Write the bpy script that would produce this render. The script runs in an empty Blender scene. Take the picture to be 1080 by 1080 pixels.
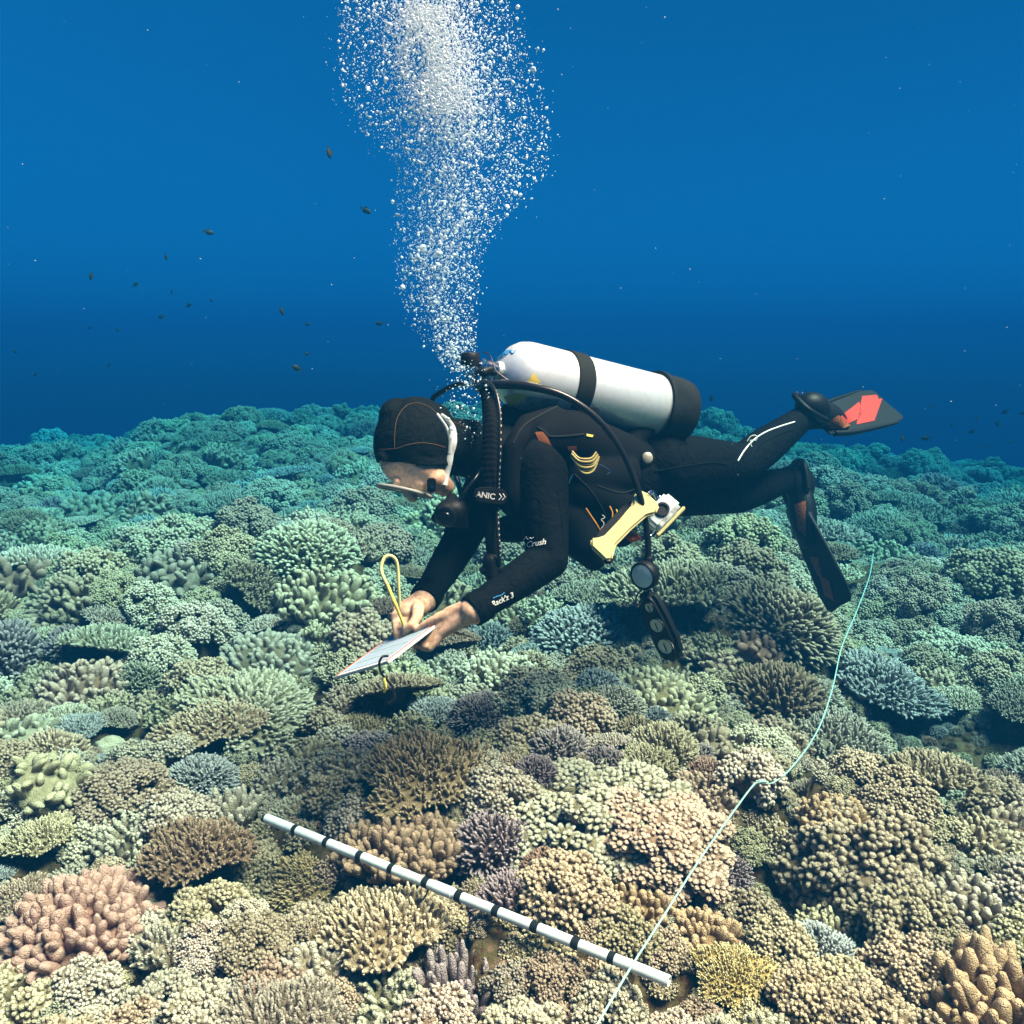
import bpy, bmesh, math, random
import numpy as np
from mathutils import Vector, Matrix, Quaternion

sc = bpy.context.scene
C = sc.collection
RAD = math.radians

# ------------------------------------------------------------------ camera
F_PX, PITCH = 935.0, RAD(8.0)
cam_d = bpy.data.cameras.new('camera')
cam_d.sensor_width = 36.0
cam_d.lens = 36.0 * F_PX / 1080.0
cam_d.clip_start, cam_d.clip_end = 0.02, 400.0
cam = bpy.data.objects.new('camera', cam_d)
C.objects.link(cam)
cam.location = (0, 0, 0)
cam.rotation_euler = (RAD(90) - PITCH, 0, 0)
sc.camera = cam

# ------------------------------------------------------------------ daylight
SUN_EL, SUN_AZ = RAD(62.0), RAD(114.0)      # azimuth clockwise from the viewing direction (+Y)
world = bpy.data.worlds.new('World')
sc.world = world
world.use_nodes = True
wn = world.node_tree
wn.nodes.clear()
w_out = wn.nodes.new('ShaderNodeOutputWorld')
w_bg = wn.nodes.new('ShaderNodeBackground')
w_sky = wn.nodes.new('ShaderNodeTexSky')
w_sky.sky_type = 'NISHITA'
w_sky.sun_disc = False
w_sky.sun_elevation = SUN_EL
w_sky.sun_rotation = -SUN_AZ
w_tint = wn.nodes.new('ShaderNodeMix')          # daylight filtered by the water column overhead
w_tint.data_type = 'RGBA'
w_tint.blend_type = 'MULTIPLY'
w_tint.inputs['Factor'].default_value = 1.0
w_tint.inputs[7].default_value = (0.0010, 0.0465, 0.0755, 1)
w_bg.inputs['Strength'].default_value = 0.05
wn.links.new(w_sky.outputs[0], w_tint.inputs[6])
wn.links.new(w_tint.outputs[2], w_bg.inputs[0])
wn.links.new(w_bg.outputs[0], w_out.inputs[0])

sun_d = bpy.data.lights.new('sun', 'SUN')
sun_d.energy = 5.0
sun_d.angle = RAD(26.0)
sun_d.color = (1.0, 0.230, 0.146)
sun = bpy.data.objects.new('sun', sun_d)
C.objects.link(sun)
_s = Vector((math.sin(SUN_AZ) * math.cos(SUN_EL), math.cos(SUN_AZ) * math.cos(SUN_EL), math.sin(SUN_EL)))
sun.rotation_euler = (-_s).to_track_quat('-Z', 'Y').to_euler()

sc.view_settings.view_transform = 'Standard'
sc.view_settings.look = 'None'
sc.view_settings.gamma = 1.0
sc.view_settings.exposure = 4.80
sc.cycles.volume_bounces = 0
sc.cycles.max_bounces = 6
sc.cycles.diffuse_bounces = 1
sc.cycles.glossy_bounces = 2
sc.cycles.transparent_max_bounces = 24
sc.cycles.use_denoising = True

# ------------------------------------------------------------------ helpers
_fw = Vector((0, math.cos(PITCH), -math.sin(PITCH)))
_up = Vector((0, math.sin(PITCH), math.cos(PITCH)))


def P(px, py, d):
    """A point given by where it is seen (1080 px photograph) and how far off it is, in metres."""
    return _fw * d + Vector((1, 0, 0)) * ((px - 540.0) / F_PX * d) + _up * (-(py - 540.0) / F_PX * d)


def project(p):
    d = p.dot(_fw)
    return 540.0 + F_PX * p.x / d, 540.0 - F_PX * p.dot(_up) / d, d


def put(name, mesh, parent=None, mat=None):
    o = bpy.data.objects.new(name, mesh)
    C.objects.link(o)
    if mat is not None:
        if len(mesh.materials) == 0:
            mesh.materials.append(mat)
    if parent is not None:
        o.parent = parent
    return o


def tag(o, label=None, cat=None, group=None, kind=None):
    for k, v in (('label', label), ('category', cat), ('group', group), ('kind', kind)):
        if v:
            o[k] = v
    return o


def empty(name, loc=(0, 0, 0)):
    o = bpy.data.objects.new(name, None)
    o.empty_display_size = 0.05
    C.objects.link(o)
    o.location = loc
    return o


def make_mesh(name, V, F, attr=None, smooth=True, mat=None):
    me = bpy.data.meshes.new(name)
    me.from_pydata([tuple(v) for v in V], [], F)
    if attr is not None:
        a = me.attributes.new('tip', 'FLOAT', 'POINT')
        a.data.foreach_set('value', np.asarray(attr, dtype=np.float32))
    if smooth:
        me.polygons.foreach_set('use_smooth', [True] * len(me.polygons))
    if mat is not None:
        me.materials.append(mat)
    me.update()
    return me


def hash2(ix, iy, seed):
    n = (ix * 374761393 + iy * 668265263 + seed * 1442695041) & 0xFFFFFFFF
    n = ((n ^ (n >> 13)) * 1274126177) & 0xFFFFFFFF
    return ((n ^ (n >> 16)) & 0xFFFF) / 65535.0


def vnoise(x, y, seed=0):
    x, y = np.asarray(x, float), np.asarray(y, float)
    ix, iy = np.floor(x).astype(np.int64), np.floor(y).astype(np.int64)
    fx, fy = x - ix, y - iy
    fx, fy = fx * fx * (3 - 2 * fx), fy * fy * (3 - 2 * fy)
    a, b = hash2(ix, iy, seed), hash2(ix + 1, iy, seed)
    c, d = hash2(ix, iy + 1, seed), hash2(ix + 1, iy + 1, seed)
    return (a + (b - a) * fx) * (1 - fy) + (c + (d - c) * fx) * fy - 0.5


def fbm(x, y, seed=0, octaves=4):
    s, a = 0.0, 1.0
    for k in range(octaves):
        s = s + a * vnoise(x, y, seed + k)
        x, y, a = x * 2.03 + 7.1, y * 2.03 - 3.7, a * 0.5
    return s


# ------------------------------------------------------------------ materials
def new_mat(name):
    m = bpy.data.materials.new(name)
    m.use_nodes = True
    nt = m.node_tree
    return m, nt, nt.nodes['Principled BSDF']


ALB = 0.6      # every surface is kept at its real, rather low, reflectance under water


def plain(name, col, rough=0.5, metal=0.0, bump=0.0, bscale=200.0, var=0.0, spec=0.08, coat=0.0):
    m, nt, b = new_mat(name)
    col = tuple(c * ALB for c in col)
    b.inputs['Base Color'].default_value = (*col, 1)
    b.inputs['Roughness'].default_value = rough
    b.inputs['Metallic'].default_value = metal
    b.inputs['Specular IOR Level'].default_value = spec
    b.inputs['Coat Weight'].default_value = coat
    if bump or var:
        tc = nt.nodes.new('ShaderNodeTexCoord')
        n = nt.nodes.new('ShaderNodeTexNoise')
        n.inputs['Scale'].default_value = bscale
        n.inputs['Detail'].default_value = 4
        nt.links.new(tc.outputs['Object'], n.inputs['Vector'])
        if bump:
            bp = nt.nodes.new('ShaderNodeBump')
            bp.inputs['Strength'].default_value = bump
            bp.inputs['Distance'].default_value = 0.002
            nt.links.new(n.outputs['Fac'], bp.inputs['Height'])
            nt.links.new(bp.outputs[0], b.inputs['Normal'])
        if var:
            n2 = nt.nodes.new('ShaderNodeTexNoise')
            n2.inputs['Scale'].default_value = bscale * 0.12
            n2.inputs['Detail'].default_value = 5
            nt.links.new(tc.outputs['Object'], n2.inputs['Vector'])
            r = nt.nodes.new('ShaderNodeMapRange')
            r.inputs[1].default_value, r.inputs[2].default_value = 0.3, 0.7
            r.inputs[3].default_value, r.inputs[4].default_value = 1 - var, 1 + var
            nt.links.new(n2.outputs['Fac'], r.inputs[0])
            mx = nt.nodes.new('ShaderNodeMix')
            mx.data_type, mx.blend_type = 'RGBA', 'MULTIPLY'
            mx.inputs['Factor'].default_value = 1
            mx.inputs[6].default_value = (*col, 1)
            nt.links.new(r.outputs[0], mx.inputs[7])
            nt.links.new(mx.outputs[2], b.inputs['Base Color'])
    return m


def coral_mat(name, base, tip, vary=0.16, bump=0.8, bscale=330.0):
    """Living coral: body colour, paler growing tips, a little colour drift inside a colony and between colonies."""
    m, nt, b = new_mat(name)
    base, tip = tuple(c * 0.58 for c in base), tuple(c * 0.62 for c in tip)
    N, L = nt.nodes.new, nt.links.new
    at = N('ShaderNodeAttribute'); at.attribute_name = 'tip'
    tc = N('ShaderNodeTexCoord')
    geo = N('ShaderNodeNewGeometry')
    oi = N('ShaderNodeObjectInfo')
    n1 = N('ShaderNodeTexNoise'); n1.inputs['Scale'].default_value = 45.0; n1.inputs['Detail'].default_value = 5
    L(geo.outputs['Position'], n1.inputs['Vector'])
    add = N('ShaderNodeMath'); add.operation = 'MULTIPLY_ADD'
    L(n1.outputs['Fac'], add.inputs[0]); add.inputs[1].default_value = 0.9; add.inputs[2].default_value = -0.45
    a2 = N('ShaderNodeMath'); a2.operation = 'ADD'; a2.use_clamp = True
    L(at.outputs['Fac'], a2.inputs[0]); L(add.outputs[0], a2.inputs[1])
    mx = N('ShaderNodeMix'); mx.data_type = 'RGBA'
    L(a2.outputs[0], mx.inputs['Factor'])
    mx.inputs[6].default_value = (*base, 1); mx.inputs[7].default_value = (*tip, 1)
    hs = N('ShaderNodeHueSaturation')
    mr = N('ShaderNodeMapRange'); L(oi.outputs['Random'], mr.inputs[0])
    mr.inputs[3].default_value, mr.inputs[4].default_value = 1 - vary * 1.3, 1 + vary * 1.3
    L(mr.outputs[0], hs.inputs['Value'])
    wr = N('ShaderNodeTexWhiteNoise'); wr.noise_dimensions = '1D'
    L(oi.outputs['Random'], wr.inputs['W'])
    mr2 = N('ShaderNodeMapRange'); L(wr.outputs['Value'], mr2.inputs[0])
    mr2.inputs[3].default_value, mr2.inputs[4].default_value = 0.5 - vary * 0.12, 0.5 + vary * 0.12
    L(mr2.outputs[0], hs.inputs['Hue'])
    L(mx.outputs[2], hs.inputs['Color'])
    L(hs.outputs[0], b.inputs['Base Color'])
    n2 = N('ShaderNodeTexVoronoi'); n2.inputs['Scale'].default_value = bscale
    L(geo.outputs['Position'], n2.inputs['Vector'])
    n3 = N('ShaderNodeTexNoise'); n3.inputs['Scale'].default_value = 130.0; n3.inputs['Detail'].default_value = 4
    L(geo.outputs['Position'], n3.inputs['Vector'])
    b3 = N('ShaderNodeBump'); b3.inputs['Strength'].default_value = 0.6; b3.inputs['Distance'].default_value = 0.006
    L(n3.outputs['Fac'], b3.inputs['Height'])
    bp = N('ShaderNodeBump'); bp.inputs['Strength'].default_value = bump; bp.inputs['Distance'].default_value = 0.004
    bp.invert = True
    L(n2.outputs['Distance'], bp.inputs['Height'])
    L(b3.outputs[0], bp.inputs['Normal'])
    L(bp.outputs[0], b.inputs['Normal'])
    b.inputs['Roughness'].default_value = 0.75
    b.inputs['Specular IOR Level'].default_value = 0.05
    return m


CM_RGB = {
    'tan': ((0.239, 0.140, 0.071), (0.716, 0.500, 0.326)),
    'cream': ((0.284, 0.184, 0.100), (0.820, 0.635, 0.467)),
    'olive': ((0.222, 0.144, 0.071), (0.692, 0.511, 0.326)),
    'brown': ((0.204, 0.104, 0.054), (0.531, 0.323, 0.206)),
    'mauve': ((0.212, 0.132, 0.117), (0.553, 0.385, 0.358)),
    'pink': ((0.440, 0.180, 0.120), (0.740, 0.400, 0.300)),
    'green': ((0.230, 0.168, 0.092), (0.657, 0.531, 0.380)),
    'yellow': ((0.408, 0.264, 0.067), (0.820, 0.646, 0.326)),
    'grey': ((0.212, 0.184, 0.158), (0.577, 0.521, 0.467)),
    'orange': ((0.354, 0.184, 0.083), (0.762, 0.469, 0.271)),
}
CM = {k: coral_mat('coral_' + k, *v) for k, v in CM_RGB.items()}

CMS = {}


def steady(col):
    """the same coral colour without drift from piece to piece, for colonies built branch by branch"""
    if col not in CMS:
        CMS[col] = coral_mat('coral_one_' + col, *CM_RGB[col], vary=0.02)
    return CMS[col]


def reef_rock_mat():
    m, nt, b = new_mat('reef_rock')
    N, L = nt.nodes.new, nt.links.new
    tc = N('ShaderNodeTexCoord')
    n1 = N('ShaderNodeTexNoise'); n1.inputs['Scale'].default_value = 5.0; n1.inputs['Detail'].default_value = 8; n1.inputs['Roughness'].default_value = 0.65
    n2 = N('ShaderNodeTexNoise'); n2.inputs['Scale'].default_value = 33.0; n2.inputs['Detail'].default_value = 8; n2.inputs['Roughness'].default_value = 0.7
    for n in (n1, n2):
        L(tc.outputs['Object'], n.inputs['Vector'])
    cr = N('ShaderNodeValToRGB')
    e = cr.color_ramp.elements
    e[0].position, e[0].color = 0.30, (0.0217, 0.0093, 0.0056, 1)
    e[1].position, e[1].color = 0.75, (0.1488, 0.1054, 0.0620, 1)
    for p, c in ((0.42, (0.0682, 0.0310, 0.0186, 1)), (0.50, (0.0744, 0.0620, 0.0279, 1)), (0.58, (0.1240, 0.0744, 0.0527, 1))):
        x = e.new(p); x.color = c
    L(n2.outputs['Fac'], cr.inputs[0])
    c2 = N('ShaderNodeValToRGB')
    e = c2.color_ramp.elements
    e[0].position, e[0].color = 0.40, (0.55, 0.5, 0.42, 1)
    e[1].position, e[1].color = 0.62, (1.35, 1.2, 0.95, 1)
    L(n1.outputs['Fac'], c2.inputs[0])
    mx = N('ShaderNodeMix'); mx.data_type, mx.blend_type = 'RGBA', 'MULTIPLY'; mx.inputs['Factor'].default_value = 1
    L(cr.outputs[0], mx.inputs[6]); L(c2.outputs[0], mx.inputs[7])
    L(mx.outputs[2], b.inputs['Base Color'])
    bp = N('ShaderNodeBump'); bp.inputs['Strength'].default_value = 0.9; bp.inputs['Distance'].default_value = 0.02
    L(n2.outputs['Fac'], bp.inputs['Height']); L(bp.outputs[0], b.inputs['Normal'])
    b.inputs['Roughness'].default_value = 0.9
    b.inputs['Specular IOR Level'].default_value = 0.05
    return m


M_ROCK = reef_rock_mat()

# ------------------------------------------------------------------ reef terrain
_py = [-4, 0.6, 1.2, 1.9, 3.0, 4.0, 6.0, 8.0, 10.0, 11.3, 13.0, 16.0, 25.0, 60.0]
_pz = [-1.6, -1.33, -1.26, -1.20, -1.09, -1.00, -0.86, -0.70, -0.50, -0.44, -0.80, -1.80, -4.5, -14.0]
_cx = [-9, -6, -4, -2.6, -1, 1, 2.6, 3.9, 5.5, 9]
_cz = [-0.8, -0.42, -0.16, 0.10, 0.13, -0.02, -0.14, -0.46, -0.52, -0.9]
HOLES = [(1.35, 2.75, 0.42, 0.20), (1.75, 3.5, 0.5, 0.22), (0.62, 1.95, 0.16, 0.10), (-0.30, 1.62, 0.14, 0.06),
         (-1.10, 1.78, 0.10, 0.10), (-0.55, 2.75, 0.20, 0.10), (-0.2, 3.3, 0.4, 0.10), (-1.6, 6.2, 0.7, 0.16), (2.6, 5.4, 0.7, 0.16)]
MOUNDS = [(-0.85, 4.3, 0.75, 0.20), (0.55, 4.2, 0.6, 0.13), (0.95, 3.6, 0.4, 0.10), (-1.3, 2.35, 0.35, 0.08), (0.35, 2.4, 0.5, 0.07),
          (-3.6, 8.0, 1.2, 0.2), (-1.2, 7.4, 1.0, 0.18), (2.4, 7.6, 1.1, 0.16), (0.98, 2.1, 0.3, 0.06),
          (-2.3, 10.3, 0.45, 0.20), (-1.3, 10.6, 0.35, 0.20), (-3.5, 10.0, 0.4, 0.15), (-4.7, 9.8, 0.4, 0.14), (-0.4, 10.8, 0.4, 0.12), (3.2, 9.6, 0.35, 0.16), (4.6, 10.0, 0.3, 0.16), (2.3, 10.4, 0.35, 0.14), (5.6, 9.6, 0.3, 0.14)]


def height(x, y):
    x, y = np.asarray(x, float), np.asarray(y, float)
    z = np.interp(y, _py, _pz)
    t = np.clip((y - 3.5) / 6.0, 0, 1)
    z = z + np.interp(x, _cx, _cz) * t * t * (3 - 2 * t)
    far = np.clip((y - 1.0) / 5.0, 0, 1)
    z = z + (0.07 + 0.26 * far) * fbm(x * 0.85 + 3.3, y * 0.85 + 1.7, 11, 3) + 0.05 * fbm(x * 4.3, y * 4.3, 5, 3) + (0.10 + 0.06 * far) * fbm(x * 2.1 - 5.2, y * 2.1 + 9.4, 23, 2)
    cre = np.abs(fbm(x * 1.55 + 4.4, y * 1.55 - 2.2, 61, 2)) / 0.085          # crevices between coral heads
    z = z - (0.15 + 0.06 * far) * np.clip(1 - cre, 0, 1) ** 1.5 * np.clip((y - 1.1) * 2, 0, 1)
    for hx, hy, r, a in HOLES:
        z = z - a * np.exp(-((x - hx) ** 2 + (y - hy) ** 2) / r ** 2)
    for hx, hy, r, a in MOUNDS:
        z = z + a * np.exp(-((x - hx) ** 2 + (y - hy) ** 2) / r ** 2)
    return z


def hz(x, y):
    return float(height(x, y))


def ground_at(px, py):
    """Where the line of sight through a pixel first meets the reef."""
    dirv = P(px, py, 1.0)
    d = 0.8
    while d < 14:
        p = dirv * d
        if p.z < hz(p.x, p.y):
            return p
        d += 0.01 * d
    return dirv * 11


def build_terrain():
    ys = np.concatenate([np.linspace(-2.9, 0.5, 12), np.linspace(0.6, 5, 150), np.linspace(5.08, 14, 120), np.linspace(14.2, 16.9, 20)])
    us = np.linspace(-1, 1, 241)
    X = np.outer(np.minimum(15.8, np.maximum(3.0, 1.0 + np.abs(ys) * 1.05)), us)
    Y = np.repeat(ys[:, None], len(us), 1)
    Z = height(X, Y)
    V = np.stack([X, Y, Z], -1).reshape(-1, 3)
    n, m = Y.shape
    F = [(i * m + j, i * m + j + 1, (i + 1) * m + j + 1, (i + 1) * m + j) for i in range(n - 1) for j in range(m - 1)]
    o = put('reef_ground', make_mesh('reef_ground', V, F), mat=M_ROCK)
    tag(o, 'rubbly brown reef rock between the coral colonies', 'reef', kind='structure')


# dark hollows between the near colonies, kept free of coral
BARE = []
for _bx, _by, _r, _a in ((28, 1000, 0.07, 0.14), (588, 900, 0.06, 0.12), (455, 1000, 0.04, 0.10), (700, 1052, 0.05, 0.10), (828, 950, 0.09, 0.10), (250, 935, 0.05, 0.10), (1000, 775, 0.20, 0.14), (150, 775, 0.10, 0.12),
                          (620, 700, 0.16, 0.12), (330, 735, 0.08, 0.12), (960, 920, 0.05, 0.10), (30, 880, 0.06, 0.02), (560, 610, 0.25, 0.14), (760, 770, 0.10, 0.10), (390, 900, 0.04, 0.08), (250, 555, 0.28, 0.14), (960, 600, 0.35, 0.14), (130, 530, 0.4, 0.14), (640, 960, 0.04, 0.08), (130, 1060, 0.05, 0.10)):
    _g = ground_at(_bx, _by)
    BARE.append((_g.x, _g.y, _r, _a))
HOLES.extend([(x, y, r * 1.3, a) for (x, y, r, a) in BARE])
build_terrain()

# ------------------------------------------------------------------ coral colonies: shared meshes
rng = np.random.default_rng(7)


def orient(D):
    """Orthonormal frames whose third axis is D (N,3) -> (N,3,3) columns a,b,D."""
    D = D / np.linalg.norm(D, axis=1, keepdims=True)
    h = np.where(np.abs(D[:, 2:3]) < 0.9, np.array([[0, 0, 1.0]]), np.array([[1.0, 0, 0]]))
    a = np.cross(h, D); a /= np.linalg.norm(a, axis=1, keepdims=True)
    b = np.cross(D, a)
    th = rng.uniform(0, 6.283, len(D))[:, None]
    a, b = a * np.cos(th) + b * np.sin(th), b * np.cos(th) - a * np.sin(th)
    return np.stack([a, b, D], -1)


PROFILE = {
    'finger': [(0.0, 1.0), (0.4, 0.96), (0.72, 0.86), (0.92, 0.56)],
    'knob': [(0.0, 0.75), (0.35, 1.0), (0.7, 0.92), (0.92, 0.55)],
    'taper': [(0.0, 1.0), (0.4, 0.85), (0.75, 0.66), (0.94, 0.42)],
    'lobe': [(0.0, 0.72), (0.3, 0.88), (0.55, 1.0), (0.78, 0.93), (0.93, 0.60)],
}


class Blob:
    """Collects vertices, faces and the tip attribute of one colony mesh."""
    def __init__(self):
        self.V, self.F, self.A, self.n = [], [], [], 0

    def add(self, V, F, A):
        self.V.append(V); self.A.append(A)
        self.F.extend([tuple(i + self.n for i in f) for f in F])
        self.n += len(V)

    def branches(self, P0, D, Ln, R, prof='finger', sides=7, flat=1.0, bend=0.18, a0=0.15, a1=1.0, wob=0.10):
        P0, D = np.asarray(P0, float), np.asarray(D, float)
        n = len(P0)
        if n == 0:
            return
        Ln, R = np.broadcast_to(Ln, n).astype(float), np.broadcast_to(R, n).astype(float)
        fr = orient(D)
        pr = PROFILE[prof]
        th = np.arange(sides) / sides * 2 * math.pi
        ring = np.stack([np.cos(th), np.sin(th) * flat], -1)
        bx = rng.normal(0, bend, (n, 2))
        T, A = [], []
        for k, (t, rf) in enumerate(pr):
            rr = R[:, None] * rf * (1 + rng.normal(0, wob, (n, sides)))
            loc = np.zeros((n, sides, 3))
            loc[:, :, 0] = ring[None, :, 0] * rr + (bx[:, 0] * Ln * t * t)[:, None]
            loc[:, :, 1] = ring[None, :, 1] * rr + (bx[:, 1] * Ln * t * t)[:, None]
            loc[:, :, 2] = (Ln * t)[:, None]
            T.append(loc)
            A.append(np.full((n, sides), a0 + (a1 - a0) * t ** 1.5))
        cap = np.zeros((n, 1, 3))
        cap[:, 0, 0], cap[:, 0, 1], cap[:, 0, 2] = bx[:, 0] * Ln, bx[:, 1] * Ln, Ln
        T.append(cap); A.append(np.full((n, 1), a1))
        loc = np.concatenate(T, 1)
        W = np.einsum('nij,nvj->nvi', fr, loc) + P0[:, None, :]
        m = loc.shape[1]
        base = []
        for k in range(len(pr) - 1):
            for j in range(sides):
                j2 = (j + 1) % sides
                base.append((k * sides + j, k * sides + j2, (k + 1) * sides + j2, (k + 1) * sides + j))
        k = len(pr) - 1
        for j in range(sides):
            base.append((k * sides + j, k * sides + (j + 1) % sides, m - 1))
        F = [tuple(i + q * m for i in f) for q in range(n) for f in base]
        self.add(W.reshape(-1, 3), F, np.concatenate(A, 1).reshape(-1))

    def ellipsoid(self, c, r, seg=12, rings=7, a=0.0, rough=0.0, seed=0, low=-1.0):
        V, F = [], []
        for i in range(rings + 1):
            ph = math.pi / 2 - (math.pi / 2 - math.asin(max(-1, low)) if low > -1 else math.pi) * i / rings
            for j in range(seg):
                t = 2 * math.pi * j / seg
                V.append((math.cos(ph) * math.cos(t), math.cos(ph) * math.sin(t), math.sin(ph)))
        V = np.array(V)
        if rough:
            V = V * (1 + rough * (fbm(V[:, 0] * 2.2 + seed, V[:, 1] * 2.2 + V[:, 2] * 1.7, seed, 3)))[:, None]
        for i in range(rings):
            for j in range(seg):
                j2 = (j + 1) % seg
                F.append((i * seg + j, (i + 1) * seg + j, (i + 1) * seg + j2, i * seg + j2))
        V = V * np.asarray(r) + np.asarray(c)
        self.add(V, F, np.full(len(V), a))

    def mesh(self, name):
        return make_mesh(name, np.concatenate(self.V), self.F, np.concatenate(self.A))


def dome_points(R, H, spacing, jitter=0.3, low=-0.05):
    """Evenly spread points and outward directions over a dome of radius R and height H."""
    area = 2 * math.pi * R * (R + H) / 2 * 1.05
    n = max(6, int(area / spacing ** 2))
    i = np.arange(n) + 0.5
    zz = 1 - i / n * (1 - low)
    rr = np.sqrt(np.maximum(0, 1 - zz * zz))
    th = i * 2.399963 + rng.normal(0, jitter, n) * 0.35
    zz = np.clip(zz + rng.normal(0, jitter, n) * 0.05, -0.3, 1)
    N = np.stack([rr * np.cos(th), rr * np.sin(th), zz], -1)
    Pt = N * np.array([R, R, H])
    D = N / np.array([R, R, H]); D /= np.linalg.norm(D, axis=1, keepdims=True)
    return Pt, D


def cauliflower(R=0.11, k=0.005, fr=0.023, seed=0, hf=None):
    """Dome of rounded florets, each crowded with small knobs."""
    b = Blob()
    H = R * (hf or rng.uniform(0.60, 0.85))
    b.ellipsoid((0, 0, 0), (R * 0.62, R * 0.62, H * 0.62), 16, 8, 0.0, 0.2, seed)
    Pt, D = dome_points(R * 0.86, H * 0.86, fr * 1.5, 0.7)
    lump = np.clip(fbm(Pt[:, 0] / R * 1.9 + seed, Pt[:, 1] / R * 1.9 - Pt[:, 2] / R, seed + 3, 2), -0.25, 0.6)
    for p, d, lu in zip(Pt, D, lump):
        d = d + np.array([0, 0, 0.25]) + rng.normal(0, 0.1, 3); d /= np.linalg.norm(d)
        lr = rng.uniform(0.78, 1.2) * fr
        c = p + d * (rng.uniform(-0.25, 0.35) * fr + lu * R * 0.30)
        b.ellipsoid(c - d * lr * 0.3, (lr, lr, lr), 7, 5, 0.1, 0.25, seed + len(b.V))
        n = int(np.clip(3.4 * (lr / (k * 1.4)) ** 2, 9, 44))
        q = rng.normal(0, 1, (n * 6, 3)); q /= np.linalg.norm(q, axis=1, keepdims=True)
        q = q[(q @ d) > -0.25]
        keep = []
        for v in q:
            if all(np.linalg.norm(v - w) * lr > k * 1.36 for w in keep):
                keep.append(v)
            if len(keep) >= n:
                break
        q = np.array(keep)
        b.branches(c + q * lr * 0.72 - d * lr * 0.1, q + d * 0.35, k * rng.uniform(1.7, 2.7, len(q)), k * rng.uniform(0.8, 1.15, len(q)), 'knob', 6, a0=0.1, a1=0.95, bend=0.1)
    return b.mesh('cauliflower_coral')


def table(R=0.2, k=0.0085, L=0.035, sp=0.021, seed=0, dome=0.22, lean=0.55):
    """Flat-topped plate on a short foot, its top a close turf of short upright branchlets."""
    b = Blob()
    ex, ey = rng.uniform(0.8, 1.15), rng.uniform(0.8, 1.15)
    H = R * dome
    def edge(th):
        return 1 + 0.13 * np.sin(th * 3 + seed) + 0.08 * np.sin(th * 5 + seed * 2.1) + 0.05 * np.sin(th * 9 + seed * 3.3)
    seg = 26
    V, F, A = [], [], []
    prof = [(0.22, -0.55, 0), (0.30, -0.30, 0), (0.75, -0.07, 0), (0.99, 0.0, 0.4), (0.96, 0.035, 0.3), (0.6, 0.035, 0.1), (0.05, 0.035, 0.1)]
    for (rf, dz, a) in prof:
        for j in range(seg):
            th = 2 * math.pi * j / seg
            e = edge(th) if rf > 0.5 else 1
            V.append((rf * R * ex * e * math.cos(th), rf * R * ey * e * math.sin(th), H * (1 - rf * rf) + dz * R * (1 if dz < 0 else 0.5)))
            A.append(a)
    for i in range(len(prof) - 1):
        for j in range(seg):
            j2 = (j + 1) % seg
            F.append((i * seg + j, i * seg + j2, (i + 1) * seg + j2, (i + 1) * seg + j))
    b.add(np.array(V), F, np.array(A))
    n = int(math.pi * R * R / sp ** 2)
    i = np.arange(n) + 0.5
    rr = np.sqrt(i / n)
    th = i * 2.399963 + rng.normal(0, 0.12, n)
    rr = np.clip(rr + rng.normal(0, 0.012, n), 0, 0.99)
    e = np.where(rr > 0.5, edge(th), 1)
    Pt = np.stack([rr * R * ex * e * np.cos(th), rr * R * ey * e * np.sin(th), H * (1 - rr * rr)], -1)
    D = np.stack([rr * np.cos(th) * lean, rr * np.sin(th) * lean, np.ones(n)], -1) + rng.normal(0, 0.13, (n, 3))
    Lh = L * rng.uniform(0.75, 1.25, n) * (1.08 - 0.35 * rr ** 3)
    b.branches(Pt, D, Lh, k * rng.uniform(0.85, 1.15, n), 'taper', 6, a0=0.05, a1=1.0)
    # stubby fringe growing outwards at the rim
    m = int(2 * math.pi * R / (sp * 1.1))
    th = np.arange(m) / m * 2 * math.pi + rng.normal(0, 0.03, m)
    e = edge(th)
    Pt = np.stack([R * ex * e * np.cos(th) * 0.96, R * ey * e * np.sin(th) * 0.96, np.full(m, 0.0)], -1)
    D = np.stack([np.cos(th), np.sin(th), np.full(m, 0.35)], -1) + rng.normal(0, 0.15, (m, 3))
    b.branches(Pt, D, L * rng.uniform(0.5, 0.9, m), k, 'taper', 6, a0=0.2, a1=1.0)
    return b.mesh('table_coral')


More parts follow.
